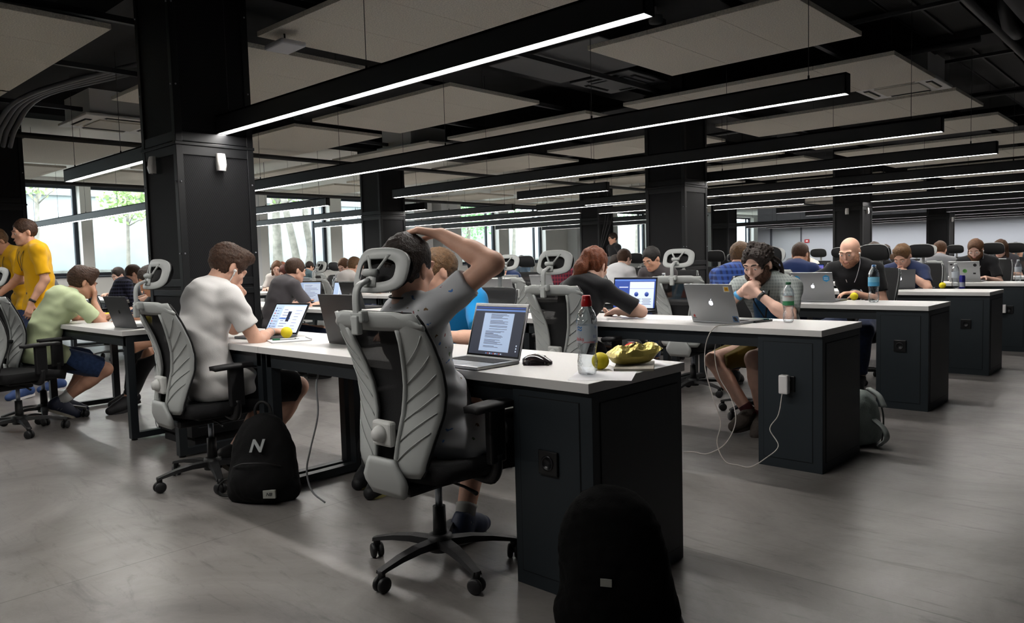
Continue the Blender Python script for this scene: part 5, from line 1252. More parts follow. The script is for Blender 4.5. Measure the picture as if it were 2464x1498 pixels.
# red and black backpack
t = thing('backpack', 'red and black backpack on the floor behind the second row', 'backpack', (-3.75, 5.55, 0), .7)
blob_bag(t, 'main_bag', [('e', A(0, 0, .14), (.15, .09, .16)), ('e', A(0, .0, .28), (.14, .085, .18)), ('c', A(-.09, 0, .06), A(.09, 0, .06), .06, .06, .04)], mat('black_cloth2', '141517', .8), .013, seed=15)
blob_bag(t, 'front_pocket', [('e', A(0, -.075, .27), (.10, .045, .13)), ('e', A(0, -.08, .18), (.08, .045, .11))], mat('red_cloth', 'c3281c', .7, bump=(60, .3)), .012, seed=16, flatz=False)
b = MB(); b.tube(bez([(-.08, -.12, .34), (.05, -.135, .24), (-.05, -.135, .18), (.06, -.125, .12)], 6), .004, 6); b.tube(bez([(.08, -.12, .34), (-.05, -.135, .24), (.05, -.135, .18), (-.06, -.125, .12)], 6), .004, 6); b.build('bungee_cord', strap_m, t)
# grey-green bag at the second row cabinet
t = thing('backpack', 'grey-green backpack leaning behind the second row cabinet', 'backpack', (-1.53, 4.66, 0), 1.15)
blob_bag(t, 'main_bag', [('e', A(0, 0, .11), (.14, .08, .13)), ('e', A(0, .0, .19), (.13, .08, .14)), ('c', A(-.09, 0, .05), A(.09, 0, .05), .05, .05, .04)], mat('sage_cloth', '8b9692', .85, bump=(150, .3)), .011, seed=18)
for dx in (-.03, .0, .03):
    pass
b = MB(); b.tube(bez([(.05, -.09, .30), (.07, -.105, .2), (.08, -.10, .1), (.08, -.09, .03)], 6), .005, 6); b.build('zip', mat('zip_dark_green', '3a403e', .5), t)
b = MB(); b.sheet([[Vector(p)+Vector((x, 0, 0)) for x in (-.018, 0, .018)] for p in bez([(0, -.06, .34), (0, -.13, .31), (.0, -.17, .25)], 6)], .012); b.build('top_flap', mat('sage_strap', '98a09c', .8), t); b = MB(); b.sheet([[Vector(p)+Vector((x, 0, 0)) for x in (-.018, 0, .018)] for p in bez([(.02, -.08, .16), (.02, -.15, .12), (.02, -.17, .07), (.02, -.12, .02)], 6)], .01); b.build('shoulder_strap', mat('sage_strap', '98a09c', .8), t)
# ------------------------------------------------------------------ people
def W3(px, py, d): p = CF+CR*((px-1232)/F_PX)-CU*((py-749)/F_PX); return Vector((0, 0, CAM_H))+p*d
def onY(px, py, Yp): p = CF+CR*((px-1232)/F_PX)-CU*((py-749)/F_PX); return Vector((0, 0, CAM_H))+p*(Yp/p.y)
def local(w, loc, rz): return tuple(Matrix.Rotation(-rz, 3, 'Z') @ (Vector(w)-Vector(loc)))
sk1 = skin_material('skin_fair', 'cfa28c'); sk2 = skin_material('skin_warm', 'c2937b'); sk3 = skin_material('skin_pale', 'd6ae9b'); sk4 = skin_material('skin_tan', 'b08268')
def cloth(name, c, b=(260, .12), v=None): return mat(name, c, .92, spec=.2, bump=b, vary=v, sheen=.15)
def hairm(name, c): return mat(name, c, .55, spec=.35, bump=(160, .6), vary=(70, .35))
def plaid(name, c1, c2, c3, sc=120):
    M = bpy.data.materials.new(name); M.use_nodes = True; N = M.node_tree.nodes; L = M.node_tree.links; P = N['Principled BSDF']; P.inputs['Roughness'].default_value = .9
    tc = N.new('ShaderNodeTexCoord'); sx = N.new('ShaderNodeSeparateXYZ'); L.new(tc.outputs['Object'], sx.inputs[0]); outs = []
    ad = N.new('ShaderNodeMath'); ad.operation = 'ADD'; L.new(sx.outputs[0], ad.inputs[0]); L.new(sx.outputs[1], ad.inputs[1])
    for k, src in enumerate((ad.outputs[0], sx.outputs[2])):
        m_ = N.new('ShaderNodeMath'); m_.operation = 'MULTIPLY'; m_.inputs[1].default_value = sc; L.new(src, m_.inputs[0]); s = N.new('ShaderNodeMath'); s.operation = 'SINE'; L.new(m_.outputs[0], s.inputs[0])
        g = N.new('ShaderNodeMath'); g.operation = 'GREATER_THAN'; g.inputs[1].default_value = .35; L.new(s.outputs[0], g.inputs[0]); outs.append(g.outputs[0])
    a = N.new('ShaderNodeMixRGB'); a.inputs[1].default_value = lin(c1); a.inputs[2].default_value = lin(c2); L.new(outs[0], a.inputs[0])
    b_ = N.new('ShaderNodeMixRGB'); b_.inputs[2].default_value = lin(c3); L.new(a.outputs[0], b_.inputs[1]); h = N.new('ShaderNodeMath'); h.operation = 'MULTIPLY'; h.inputs[1].default_value = .6; L.new(outs[1], h.inputs[0]); L.new(h.outputs[0], b_.inputs[0])
    L.new(b_.outputs[0], P.inputs['Base Color']); return M
def printed(name, base):         # light T-shirt with scattered small coloured motifs
    M = mat(name, base, .92, spec=.2); N = M.node_tree.nodes; L = M.node_tree.links; P = N['Principled BSDF']; tc = N.new('ShaderNodeTexCoord')
    mp = N.new('ShaderNodeMapping'); mp.inputs['Scale'].default_value = (1, 1, 1.6); L.new(tc.outputs['Object'], mp.inputs[0])
    nz = N.new('ShaderNodeTexNoise'); nz.inputs['Scale'].default_value = 30; L.new(mp.outputs[0], nz.inputs[0]); mxv = N.new('ShaderNodeMixRGB'); mxv.inputs[0].default_value = .06; L.new(mp.outputs[0], mxv.inputs[1]); L.new(nz.outputs[1], mxv.inputs[2])
    v = N.new('ShaderNodeTexVoronoi'); v.inputs['Scale'].default_value = 19; L.new(mxv.outputs[0], v.inputs[0])
    lt = N.new('ShaderNodeMath'); lt.operation = 'LESS_THAN'; lt.inputs[1].default_value = .17; L.new(v.outputs['Distance'], lt.inputs[0])
    r = N.new('ShaderNodeValToRGB'); r.color_ramp.interpolation = 'CONSTANT'; e = r.color_ramp.elements; e[0].color = lin('5a76a8'); e[1].position = .35; e[1].color = lin('5d7058')
    for p, c in ((.5, '8a5a5c'), (.62, '6f5a44'), (.8, '4f78b8')): q = e.new(p); q.color = lin(c)
    L.new(v.outputs['Color'], r.inputs[0]); mx = N.new('ShaderNodeMixRGB'); mx.inputs[1].default_value = lin(base); L.new(lt.outputs[0], mx.inputs[0]); L.new(r.outputs[0], mx.inputs[2]); L.new(mx.outputs[0], P.inputs['Base Color'])
    return M
black_sh = cloth('shorts_black', '121214'); denim = cloth('denim_blue', '26304a', v=(40, .25)); denim_sh = cloth('denim_shorts', '2a3c5e', v=(40, .25)); shoe_b = mat('shoe_black', '131316', .6); shoe_n = mat('shoe_navy', '1e2a44', .6)
h_dark = hairm('hair_dark', '20150f'); h_brown = hairm('hair_brown', '3a2517'); h_light = hairm('hair_light_brown', '5a4128'); h_red = hairm('hair_red', '64331a'); h_black = hairm('hair_black', '120e0c'); h_gin = hairm('hair_ginger', '523620')
GP = 'people working at the desk rows'
def earphones(root, I, m_=None, side=1, end=None):
    hp = I['hp']; e = hp(side*.083, .008, -.012); b = MB(); b.ball(tuple(e), .0095, 10); b.tube([e, hp(side*.086, .012, -.042)], .0042, 6)
    c = I['p2']+I['Rc'] @ np.array([side*.03, .13, .05]) if end is None else np.array(end)
    b.tube(bez([hp(side*.083, .012, -.04), hp(side*.078, .02, -.10), (hp(side*.07, .03, -.15)+c)/2, c], 6), .0026, 5); b.build('earphones', mat('earphone_white', 'e6e4e2', .4), root)
def lanyard(root, I, m_, badge=True):
    p3, Rc, p2 = I['p3'], I['Rc'], I['p2']; b = MB()
    for s in (1, -1):
        pts = bez([p3+Rc@[0, -.055, .035], p3+Rc@[s*.055, -.02, .03], p3+Rc@[s*.062, .05, .0], p2+Rc@[s*.045, .128, .08], p2+Rc@[s*.004, .135, -.05]], 5); b.sheet([[p+Vector(tuple(Rc@[s_*.005, 0, .0]))*1 for s_ in (-1, 1)] for p in pts], .0015)
    b.build('lanyard', m_, root)
def watch(root, I, sd, m_=None):
    S, E, W = I['arm'][sd]; u = nrm(W-E); b = MB(); c = W-u*.025; b.tube([c-u*.011, c+u*.011], .0305, 14); wo = b.build('wristwatch', m_ or mat('watch_black', '101012', .4), root)
    n = nrm(np.cross(u, [0, 1, .3])); b = MB(); b.tube([c+n*.026, c+n*.036], .017, 16); b.build('watch_case', mat('watch_steel', '6a6c70', .25, .8), wo)
def headphones(root, I):
    hp = I['hp']; b = MB(); pts = [hp(math.sin(a)*.094, -.01, .02+math.cos(a)*.115) for a in np.linspace(-1.75, 1.75, 15)]; b.tube(bez(pts, 2), .006, 7); h = b.build('headphones', mat('headphone_black', '131315', .4), root)
    for s in (1, -1): b = MB(); b.tube([hp(s*.080, -.008, -.004), hp(s*.108, -.010, -.004)], [.036, .030], 16); b.build('ear_cup', mat('headphone_black', '131315', .4), h)

# --- the man in the printed T-shirt, hand on his head
loc, rz = (-2.12, 1.87, 0), .06; L_ = lambda px, py, d: local(W3(px, py, d), loc, rz)
P = dict(hzadd=.0, hz=.50, twist=-20, build=.92, lean=-16, hunch=4, neck=10, hpitch=2, hyaw=8, hroll=-4, trouser=.93, sleeve=.62, wr=.0055, seed=4, raiseR=.7, fwR=.0, hem=-.055, hair='short', hairvol=.010, face=True, belly=.01,
         wR=('h', .102, .050, .128), eR=(1, .35, .25), hR=dict(hf=(-.88, -.40, .14), hn=(-.1, 0, -1), curl=(.42, .38, .30), spread=.2),
         wL=(-.12, .30, .60), eL=(-1, -.4, -.5), aR=(.15, .36, .10), aL=(-.10, .22, .10), kR=(.3, .6, 1), fR=(.1, 1, -.05), fL=(-.2, 1, -.1), sock=.06)
r, I = person('person', 'person in a grey printed T-shirt leaning back in the nearest chair, hand on head', loc, rz, P, sk1, dict(shirt=printed('printed_tee', 'b4b6b9'), trousers=cloth('shorts_dark', '14161c'), shoes=shoe_n, hair=h_dark, sole=mat('sole_grey', '9a9c98', .7), sock=mat('sock_light', 'a8a8a4')), .007, GP)
b = MB(); b.tube([I['p3']+I['Rc']@[.065*math.cos(a), .070*math.sin(a)-.0, .032-.012*math.sin(a)] for a in np.linspace(0, 2*PI, 22)], .0035, 6, cap=False); b.build('neck_cord', strap_m, r)
# --- the man in the plain white T-shirt
loc, rz = (-3.96, 1.87, 0), 0.0
P = dict(hzadd=.045, hz=.50, lean=-9, hunch=28, neck=20, hpitch=34, trouser=.95, sleeve=.66, wr=.0050, seed=7, hem=-.085, hair='short', hairvol=.015, hairn=.004, quiff=.010,
         wR=(.04, .34, .785), eR=(1.0, -.7, -.7), hR=dict(f=(-.25, 1, .0), n=(0, 0, -1), curl=(.30, .35, .3)),
         wL=('h', -.015, .135, -.150), eL=(-.5, .9, -1), hL=dict(hf=(.25, -.05, .95), hn=(.3, -.9, 0), curl=(1.2, 1.4, .8), thumb=.9), aR=(.05, .24, .13), aL=(-.05, .12, .12), kR=(.25, .7, 1), fR=(.0, .8, -.75), fL=(.2, .8, -.7))
r, I = person('person', 'person in a plain white T-shirt and earphones, fist at the mouth', loc, rz, P, sk1, dict(shirt=cloth('tee_white', 'dcdad8'), trousers=black_sh, shoes=shoe_b, hair=h_brown, sole=mat('sole_tan', '8a857a', .7)), .007, GP)
earphones(r, I, end=I['p2']+I['Rc']@np.array([.05, .15, -.02]))
b = MB(); b.tube([I['arm']['R'][2]-nrm(I['arm']['R'][2]-I['arm']['R'][1])*.02, I['arm']['R'][2]-nrm(I['arm']['R'][2]-I['arm']['R'][1])*.012], .0285, 14); b.build('bracelet', mat('bracelet', 'a8aab0', .4), r)
# --- the man in pale green
loc, rz = (-6.70, 1.80, 0), 0.0
P = dict(hz=.50, lean=16, hunch=26, neck=5, hpitch=20, trouser=.92, sleeve=.7, wr=.0055, seed=9, hem=-.09, hair='short', hairvol=.022, quiff=.012, sock=.09, build=1.02,
         wR=('h', .065, .105, -.125), eR=(.5, .5, -1), hR=dict(hf=(-.25, -.1, 1), hn=(-.5, -.8, 0), curl=(.5, .8, .6)), wL=(-.10, .52, .79), eL=(-1, 0, -.6), aR=(.06, .10, .14), aL=(-.10, .18, .11), fR=(.1, .9, -.45), fL=(.1, 1, -.2))
r, I = person('person', 'person in a pale green T-shirt, elbow on the left desk, hand at face', loc, rz, P, sk2, dict(shirt=cloth('tee_pale_green', 'c3d0a6'), trousers=denim_sh, shoes=mat('trainer_navy', '23283a', .6), hair=h_brown, sole=mat('sole_tan', '8a857a', .7), sock=mat('sock_white', 'c9c9c6')), .008, GP)
# --- the standing pair in yellow
yel = cloth('tee_yellow', 'd8a410'); lan = mat('lanyard_dark', '2a2a22', .8)
loc = W3(100, 700, 7.2); loc = (loc.x, loc.y, 0)
P = dict(hzadd=.0, hz=.90, lean=2, hunch=10, neck=10, hpitch=8, trouser=.95, sleeve=.8, wr=.005, seed=11, hem=-.09, hair='short', hairvol=.012, wR=(.22, .30, .95), wL=(-.20, .16, .88), eL=(-.3, -1, 0), aR=(.10, -.12, .10), aL=(-.10, .22, .10), kR=(.1, 1, .1), kL=(-.1, 1, .1), hL=dict(f=(0, .25, -1), n=(1, 0, 0)), hR=dict(f=(0, 1, .2), n=(-1, 0, 0)))
r, I = person('person', 'taller standing person in a yellow T-shirt with a lanyard, face turned left', loc, PI+.05, P, sk2, dict(shirt=yel, trousers=denim, shoes=mat('trainer_blue', '2a4270', .6), hair=h_brown, sole=mat('sole_white', 'c8c8c8', .6)), .009, GP)
lanyard(r, I, lan); watch(r, I, 'L')
loc = W3(70, 700, 7.9); loc = (loc.x, loc.y, 0); P = dict(P, hpitch=38, neck=22, seed=12, lean=14, wL=(-.12, .36, 1.02), eL=(-1, -.6, -.6), hL=dict(f=(.3, 1, .2), n=(.8, 0, -.5)), hairvol=.016)
r, I = person('person', 'standing person in yellow at the left edge, in glasses, looking down', loc, PI+.15, P, sk4, dict(shirt=yel, trousers=denim, shoes=mat('trainer_blue', '2a4270', .6), hair=h_light, sole=mat('sole_white', 'c8c8c8', .6)), .010, GP)
lanyard(r, I, lan); hp = I['hp']; b = MB()
for s in (1, -1): b.tube([hp(s*.033+.024*math.cos(a), .100, .002+.017*math.sin(a)) for a in np.linspace(0, 2*PI, 17)], .0016, 5, cap=False); b.tube([hp(s*.057, .098, .006), hp(s*.078, .0, .006)], .0015, 5)
b.tube([hp(-.01, .101, .004), hp(.01, .101, .004)], .0015, 5); b.build('glasses', mat('glasses_black', '141414', .4), r)
# --- blue polo, far side of the nearest desk
loc, rz = (-2.96, 2.93, 0), PI
P = dict(hz=.50, lean=16, hunch=16, neck=10, hpitch=20, hyaw=-30, trouser=1.97, sleeve=.68, seed=14, wR=(.16, .48, .79), wL=(-.10, .40, .785), eL=(-1, .1, -.5), aR=(.30, .55, .10), aL=(.10, .60, .10), kR=(.5, .6, 1), kL=(-.1, .7, 1), fR=(-.4, .8, -.1), fL=(-.3, .9, -.1), hair='short', hairvol=.010)
r, I = person('person', 'person in a bright blue polo and jeans across the nearest desk, head turned away', loc, rz, P, sk1, dict(shirt=cloth('polo_blue', '1484c4'), trousers=denim, shoes=mat('trainer_black', '17181a', .6), hair=h_light, sole=mat('sole_yellow', 'b8b070', .7)), .008, GP)
b = MB(); b.tube([I['p3']+I['Rc']@[.068*math.cos(a), .072*math.sin(a), .040-.012*math.sin(a)] for a in np.linspace(0, 2*PI, 22)], .010, 7, cap=False); b.build('collar', cloth('polo_blue', '1484c4'), r)
# --- the red-haired woman
loc, rz = (-3.07, 3.83, 0), .0
P = dict(hz=.50, lean=20, hunch=12, neck=8, hpitch=22, hyaw=4, trouser=1.9, sleeve=.82, seed=16, hairn=.0012, build=.92, bust=1, wR=(.10, .40, .79), eR=(1.2, .0, -.2), wL=(-.16, .46, .79), hair='pony', hairvol=.018)
r, I = person('person', 'person with long red hair tied back, black T-shirt, elbow on the second row desk', loc, rz, P, sk3, dict(shirt=cloth('tee_black', '1c1c1f'), trousers=cloth('trousers_black', '131316'), shoes=shoe_b, hair=h_red), .008, GP)
b = MB(); b.ball(tuple(I['hp'](0, -.108, .06)), .020, 12, (1, .8, 1)); b.build('hair_tie', strap_m, r)
# --- dreadlocks
loc, rz = (-2.13, 4.93, 0), PI
P = dict(hz=.50, lean=20, hunch=16, neck=8, hpitch=16, hyaw=-6, trouser=.90, sleeve=.74, seed=18, build=1.04, wR=('h', .062, .120, -.135), eR=(.9, .35, -1), wL=('h', -.055, .135, -.145), eL=(-.9, .4, -1), hR=dict(hf=(-.8, .1, .45), hn=(-.45, -.6, .1), curl=(.9, 1.0, .6), spread=.05), hL=dict(hf=(.75, .1, .40), hn=(.45, -.6, .1), curl=(1.0, 1.1, .7), spread=.05),
         aR=(.05, .36, .13), aL=(-.02, .32, .11), kR=(.9, .7, .8), kL=(.05, .7, 1), fR=(.25, .9, -.12), fL=(-.1, 1, -.3), hair='dread', hairvol=.026, hairn=.006, beard=.014, sock=.06, legs=1)
r, I = person('person', 'bearded person with dreadlocks, checked grey shirt and olive shorts, hands clasped at the mouth', loc, rz, P, sk3, dict(shirt=plaid('check_grey', '878d8b', '767d7c', '9aa09c', 300), trousers=cloth('shorts_olive', '5a4a14'), shoes=mat('shoe_brown', '3a332e', .8, bump=(60, .6)), hair=h_dark, beard=hairm('beard_brown', '3b2417'), sock=mat('sock_red', '5a2a30'), sole=mat('sole_brown', '2a2522', .8)), .007, GP)
watch(r, I, 'L'); b = MB(); w_ = I['arm']['R']; u = nrm(w_[2]-w_[1]); b.tube([w_[2]-u*.05, w_[2]-u*.03], .0325, 14); b.build('wristband', mat('band_blue', '4f9ccc', .6), r)
b = MB(); g = []        # blue T-shirt showing in the open shirt
p2, Rc = I['p2'], I['Rc']; g = [[p2+Rc@np.array([u_*w_*.075, .128+.006*(1-u_*u_)-.015*abs(v), v]) for u_ in (-1, -.5, 0, .5, 1)] for v, w_ in ((.12, .3), (.05, .8), (-.05, 1.0), (-.15, 1.1), (-.22, 1.1))]
b.sheet([[tuple(q) for q in row] for row in g], .004); b.build('undershirt', cloth('undershirt_blue', '1f4a6c'), r); lanyard(r, I, mat('lanyard_bw', '1a1a1c', .8))
# --- bald person
loc, rz = (-2.26, 6.90, 0), PI
P = dict(hz=.53, lean=14, hunch=14, neck=10, hpitch=18, hyaw=-6, trouser=1.9, sleeve=.7, seed=20, build=1.06, wR=(.22, .42, .80), wL=(-.06, .33, .80), eR=(1, -.1, -.3), hair='bald', beard=.0035)
r, I = person('person', 'bald person in a black T-shirt and earphones behind the hexagon-sticker laptop', loc, rz, P, sk1, dict(shirt=cloth('tee_black2', '161618'), trousers=denim, shoes=shoe_b, hair=h_brown, brow=h_light, beard=hairm('stubble', '9a6f58')), .009, GP)
earphones(r, I, side=-1); earphones(r, I, side=1)
p2, Rc = I['p2'], I['Rc']; b = MB(); b.tube([p2+Rc@np.array([.05*math.cos(a)-.02, .130-.012*abs(math.cos(a)), -.08+.06*math.sin(a)]) for a in np.linspace(.6, 5.6, 16)], .006, 6); b.tube([p2+Rc@np.array([-.07, .128, -.02]), p2+Rc@np.array([-.10, .122, -.09])], .006, 6); sp = b.build('shirt_print', mat('print_white', 'd4d4d4', .7), r)
# --- clasped hands, navy
loc, rz = (-2.38, 8.86, 0), PI
P = dict(hz=.50, lean=20, hunch=18, neck=2, hpitch=34, hyaw=-6, trouser=1.9, sleeve=.72, seed=22, wR=('h', .085, .135, -.105), eR=(1, .4, -1), wL=('h', -.085, .135, -.105), eL=(-1, .4, -1), hR=dict(hf=(-.95, .1, .25), hn=(0, -.8, -.4), curl=(.4, .6, .4)), hL=dict(hf=(.95, .08, .20), hn=(0, -.8, -.4), curl=(.4, .6, .4)), hair='short', hairvol=.012, quiff=.01)
person('person', 'person in a navy T-shirt resting the face on interlaced fingers, fourth row', loc, rz, P, sk1, dict(shirt=cloth('tee_navy', '26304e'), trousers=denim, shoes=shoe_b, hair=h_light), .010, GP)
# --- seated figures farther back: a few poses, each copied with its own clothes and hair
def far(P, label, px, Yp, rz, shirt, hair, skin, dx=0, tr=denim, res=.013, py=640):
    w = onY(px, py, Yp); return person('person', label, (w.x+dx, w.y, 0), rz, dict(dict(hz=.51, trouser=1.9), **P), skin, dict(shirt=shirt, trousers=tr, shoes=shoe_b, hair=hair), res, GP)
TYPE = dict(lean=12, hunch=16, neck=12, hpitch=26, sleeve=.75, seed=30, wR=(.14, .44, .79), wL=(-.14, .44, .79))
CHIN = dict(TYPE, seed=33, lean=20, wL=(-.07, .33, .95), eL=(-.6, .6, -1), hL=dict(f=(0, -.1, 1), n=(.3, -.8, 0), curl=(.9, 1, .6)), hpitch=22)
BROW = dict(TYPE, seed=36, lean=22, hunch=20, wR=(.03, .38, 1.05), eR=(.5, .7, -1), hR=dict(f=(-.3, -.35, .8), n=(-.2, -.8, -.4), curl=(.5, .5, .3)), hpitch=34)
tee = lambda n, c: cloth('tee_'+n, c)
def recolor(o, cmap):
    for c in [o]+list(o.children_recursive):
        k = c.name.split('.')[0]
        if k in cmap and c.type == 'MESH' and c.material_slots: c.material_slots[0].link = 'OBJECT'; c.material_slots[0].material = cmap[k]
def clone(src, label, px, Yp, rz, shirt, hair, skin, dx=0, sc=1.0, py=640, drop=('headphones', 'wristwatch', 'lanyard', 'earphones')):
    w = onY(px, py, Yp); o = dup(src, (w.x+dx, w.y, 0), rz, label, GP); o.scale = (sc,)*3
    for c in list(o.children):
        if c.name.split('.')[0] in drop:
            for g in list(c.children): bpy.data.objects.remove(g)
            bpy.data.objects.remove(c)
    recolor(o, dict(shirt=shirt, hair=hair, eyebrow=hair, body=skin)); return o
pA, _ = far(dict(TYPE, hair='short', hairvol=.014), 'dark-haired person in a dark grey T-shirt with a lanyard in front of the middle column', 1605, 6.98, PI-.1, tee('charcoal', '3a3638'), h_black, sk2)
lanyard(pA, _, lan)
pB, _ = far(dict(TYPE, hair='long', hairvol=.016, build=.88, bust=1, hpitch=20), 'long-haired person in a dark top at the right edge of the picture', 2420, 12.92, PI-.1, tee('darkgrey', '38363a'), h_brown, sk3)
pC, _ = far(dict(CHIN, hair='short'), 'person in a navy T-shirt with headphones and watch, cheek resting on a fist', 1240, 6.98, PI+.1, tee('navy2', '1e2c4c'), h_light, sk1); headphones(pC, _); watch(pC, _, 'L')
pD, _ = far(dict(BROW, hair='short', hairvol=.018), 'curly-haired person in black shading the eyes with a hand', 1508, 8.95, PI+.2, tee('black3', '17171a'), h_dark, sk2)
pR, _ = far(dict(TYPE, hair='short', beard=.026, hpitch=24, hairvol=.018), 'person with a ginger beard and black T-shirt, fifth row, behind the stickered pale laptop', 2358, 10.90, PI, tee('black4', '1a1a1c'), h_gin, sk3); earphones(pR, _, side=-1)
pS, _ = far(dict(TYPE, hair='short', sleeve=1.85, hairvol=.016, hpitch=22), 'person in a blue plaid shirt with headphones, back turned, third row', 1748, 5.80, .0, plaid('plaid_blue', '1f3f86', '16295a', '4a6ab0', 130), h_light, sk1, py=650); headphones(pS, _)
clone(pA, 'dark-haired person in a white T-shirt behind the plaid blue shirt', 1785, 7.75, .1, tee('white2', 'cfcdca'), h_dark, sk2)
clone(pA, 'dark-haired person in a navy jumper seen from behind, right of the dreadlocks', 1902, 7.72, .0, tee('navy3', '223058'), h_brown, sk2)
pW, _ = far(dict(CHIN, hair='long', build=.88, bust=1, sleeve=1.5, hpitch=12), 'long-haired person in a white patterned blouse before the grey wall, hand at cheek', 1957, 12.95, PI-.1, printed('blouse_print', 'd8d4cc'), h_gin, sk3)
clone(pA, 'older grey-haired person half hidden beside the white patterned blouse', 1928, 14.9, PI, tee('grey3', '6a6c70'), hairm('hair_grey', '6a6058'), sk4)
pG, _ = far(dict(TYPE, hair='short', beard=.022, hpitch=24), 'bearded person with sunglasses pushed up on the head and a blue shirt', 2112, 12.95, PI, tee('blue3', '3a5478'), h_dark, sk2)
hp = _['hp']; b = MB()
for s in (1, -1): b.ball(tuple(hp(s*.032, .072, .098)), .024, 12, (1.1, .4, .7))
b.build('sunglasses', mat('glasses_black2', '101012', .15), pG)
clone(pA, 'smiling dark-haired person in brown between the sunglasses wearer and the navy T-shirt', 2147, 15.7, PI-.2, tee('brown', '5a4638'), h_brown, sk3)
clone(pS, 'brown-haired person behind the bald person, mostly hidden by a black headrest', 2087, 9.72, .0, tee('black5', '1d1d20'), h_brown, sk2)
clone(pS, 'ginger-haired person in a grey T-shirt behind a pale headrest, sixth row', 2250, 11.68, .0, tee('grey5', '85868a'), h_gin, sk3)
clone(pC, 'curly-haired person raising a hand at the far right edge', 2452, 14.85, PI, tee('teal', '2c4048'), h_dark, sk1)
clone(pS, 'person in a white top seen from behind, just left of the middle column', 1470, 7.75, -.1, tee('white3', 'd6d6d8'), h_brown, sk3)
clone(pC, 'person in a light blue T-shirt behind the raised elbow, leaning on the desk', 1163, 7.2, PI+.5, tee('lightblue', '5f8fc4'), h_dark, sk1)
clone(pS, 'person in a dark red checked shirt behind the second grey headrest', 1328, 7.75, .0, plaid('plaid_red', '6a1c2c', '2a1a30', '8a3040', 120), h_dark, sk1)
clone(pA, 'small distant person with dark hair left of the headphones wearer', 1190, 10.9, PI, tee('red', '9a2228'), h_dark, sk2)
clone(pA, 'small distant person with cropped hair right of the headphones wearer', 1274, 12.9, PI, tee('teal2', '3a4a58'), h_dark, sk2)
# left of the big column and beyond it
pT, _ = far(dict(TYPE, hair='short', hairvol=.012, wR=(.16, .52, .79), lean=14, hpitch=12, hz=.50), 'person in a dark grey T-shirt right behind the big column, arm stretched to the keyboard', 640, 3.87, -.12, tee('grey4', '4a474a'), h_brown, sk1, res=.010, dx=.05)
clone(pB, 'long red-haired person, leftmost of the two seen past the big column', 672, 6.98, PI+.9, tee('pale', 'b8b4b0'), h_gin, sk3)
clone(pB, 'second long red-haired person with a white top, farther right', 697, 8.9, PI+.4, tee('white4', 'd0cfce'), h_red, sk3)
pQ, _ = far(dict(BROW, hair='long', build=.88, bust=1), 'person with a dark red bob covering the face with one hand', 738, 6.98, PI-.1, tee('mauve', '6a5a5c'), hairm('hair_auburn', '4a1f16'), sk3)
clone(pS, 'light-haired person in an off-white T-shirt with lowered head, left of the nearest headrest', 812, 5.82, -.1, tee('offwhite', 'cdc8c4'), h_light, sk1)
clone(pA, 'reddish-haired person at the window side, partly behind the nearest headrest', 853, 6.98, PI+.3, tee('grey6', '7a7c80'), h_gin, sk3)
clone(pS, 'dark-haired person seen from behind in the middle distance, left group', 722, 9.7, .0, tee('teal3', '4a5a60'), h_dark, sk2)
clone(pA, 'person in a white and black striped top just behind the neck of the printed T-shirt', 922, 6.98, PI, plaid('stripe_bw', 'c8c8c8', '1c1c1e', '8a8a8a', 160), h_dark, sk1)
pP, _ = far(dict(TYPE, hair='short', sleeve=1.3, lean=16, hpitch=20), 'person in a dark plaid shirt left of the big column, facing right', 262, 3.86, -.2, plaid('plaid_dark', '2a2c40', '15161f', '5a5c78', 130), h_brown, sk1, res=.011)
clone(pC, 'person in a black T-shirt resting the chin on a hand, left of the big column', 328, 4.92, PI+.3, tee('black6', '1a1a1d'), h_dark, sk3)
clone(pA, 'dark-haired person at the left edge of the big column, in the distance', 348, 6.0, PI+.2, tee('blue5', '4a5870'), h_dark, sk2)
clone(pA, 'person half hidden behind the yellow T-shirt, wearing grey', 136, 4.95, PI-.3, tee('grey7', '6c6e72'), h_brown, sk4)
pL, _ = far(dict(TYPE, hair='short', hz=.50, aL=(-.05, .62, .10), aR=(.2, .5, .1), wR=(.12, .62, .79), wL=(-.10, .62, .79), lean=22), 'person in black leggings hidden by the big column, hands on the dark laptop', 462, 2.98, PI, tee('black7', '1a1a1d'), h_dark, sk4, res=.010, tr=cloth('leggings_black', '0f0f11'))
# a person standing behind a speaker-like box far away
w = onY(1480, 600, 13.4); pZ, _ = person('person', 'distant standing person in dark clothes seen against a window between the dark columns', (w.x, w.y, 0), PI-.4, dict(hzadd=.0, hz=.90, lean=0, hunch=6, neck=6, hpitch=10, trouser=1.95, aR=(.1, -.05, .1), aL=(-.1, .05, .1), kR=(.1, 1, .1), kL=(-.1, 1, .1), wR=(.22, .1, .9), wL=(-.22, .1, .9), hair='short'), sk2, dict(shirt=tee('black8', '1b1b1e'), trousers=black_sh, shoes=shoe_b, hair=h_dark), .015, GP)
w = onY(1478, 640, 12.9); t = thing('loudspeaker', 'dark grey box standing on a desk far away between the dark columns', 'loudspeaker', (w.x, w.y-.6+.0, .75), .2)
b = MB(); b.box(-.30, .30, -.15, .15, 0, .42, .01); b.build('cabinet', mat('speaker_grey', '33363b', .6), t); b = MB(); b.box(-.26, .26, -.156, -.15, .04, .38); b.build('front_grille', mat('speaker_grille', '24262a', .8), t)
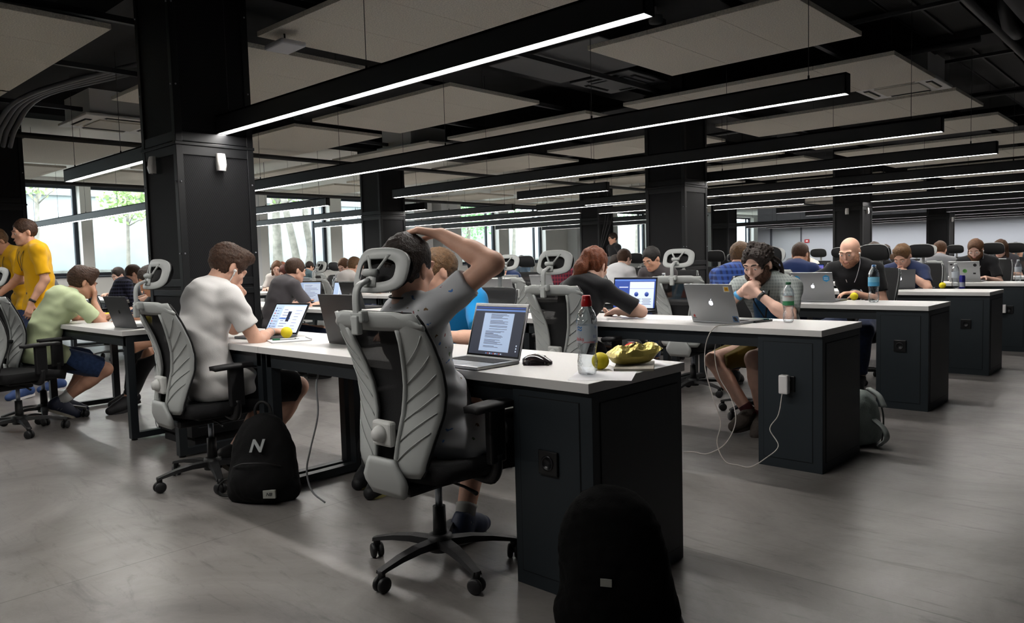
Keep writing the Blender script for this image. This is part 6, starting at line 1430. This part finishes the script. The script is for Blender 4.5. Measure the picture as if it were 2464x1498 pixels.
# ------------------------------------------------------------------ chairs
CH = [(-2.13, 1.86, .03, 'grey high-back office chair of the person in the printed T-shirt, the nearest one'), (-3.98, 1.86, -.02, 'grey high-back office chair of the person in white, before the big column'),
 (-6.74, 1.82, .05, 'grey office chair under the person in pale green'), (-3.13, 2.93, PI, 'office chair seen from the front behind the blue polo'), (-3.03, 3.90, .0, 'grey office chair of the red-haired person, second row'),
 (-2.36, 5.12, PI+.35, 'office chair of the person with dreadlocks'), (-2.29, 6.98, PI-.20, 'office chair with black headrest turned sideways, beside the bald head'), (-2.38, 8.95, PI, 'office chair behind the navy T-shirt with clasped hands'), (-2.08, 10.98, PI, 'office chair with black headrest behind the ginger beard'), (-2.17, 13.0, PI, 'office chair behind the long-haired person at the right edge')]
for c in CH: chair(*c)
def chx(px, Yp, rz, label, py=640): w = onY(px, py, Yp); chair(w.x, w.y, rz, label, 'office chairs farther down the rows')
w = onY(22, 660, 1.55); chair(w.x, w.y, .25, 'empty grey office chair cut off by the left edge of the picture')
for a in ((1665, 5.64, .05, 'grey office chair with its back to us behind the stickered silver laptop'), (1262, 5.60, .0, 'grey office chair just left of the red-haired person, one row farther'), (1450, 7.5, .0, 'grey office chair with pale headrest between the red hair and the middle column'),
          (1880, 7.55, .0, 'grey office chair with pale headrest right behind the dreadlocks'), (2238, 11.5, .0, 'grey office chair with pale headrest before the ginger-haired person, sixth row'), (2075, 9.6, .1, 'office chair whose headrest shows right of the bald head'),
          (1605, 7.1, PI, 'office chair behind the person in grey at the middle column'), (1240, 7.1, PI+.1, 'office chair behind the headphones wearer'), (1508, 9.08, PI, 'office chair behind the person shading the eyes'),
          (1550, 10.95, PI+.2, 'empty office chair with black headrest left of the middle column'), (1700, 8.9, PI, 'empty office chair with raised black headrest right of the middle column'), (1957, 13.1, PI, 'office chair behind the white patterned blouse'), (2112, 13.1, PI, 'office chair behind the sunglasses wearer'), (2010, 11.0, PI, 'office chair glimpsed left of the bald head'),
          (2452, 15.0, PI, 'office chair at the far right edge'), (640, 3.70, -.1, 'office chair of the dark grey T-shirt behind the big column'), (812, 5.62, -.1, 'office chair of the off-white T-shirt'),
          (775, 6.98, PI, 'office chair with black headrest facing us right of the auburn bob'), (668, 8.95, PI, 'office chair with black headrest past the big column, left'), (690, 7.8, .0, 'office chair with pale ring headrest past the big column'), (790, 9.55, .0, 'office chair with pale ring headrest farther back near the window'),
          (225, 5.62, -.1, 'office chair with pale ring headrest beside the pale green shoulder'), (262, 3.72, -.15, 'office chair of the dark plaid shirt'), (328, 5.05, PI, 'office chair behind the black T-shirt left of the column'), (600, 12.0, 0, 'office chair far off by the window'), (1195, 11.05, PI, 'office chair of the distant person in red'),
          (1150, 8.9, PI, 'office chair far behind the raised elbow'), (870, 7.6, .1, 'office chair near the second dark column'), (2290, 15.0, PI, 'office chair before the far wall at right'), (2190, 13.1, PI, 'office chair far behind the clasped hands'), (462, 3.05, PI, 'office chair hidden behind the big column')): chx(*a)
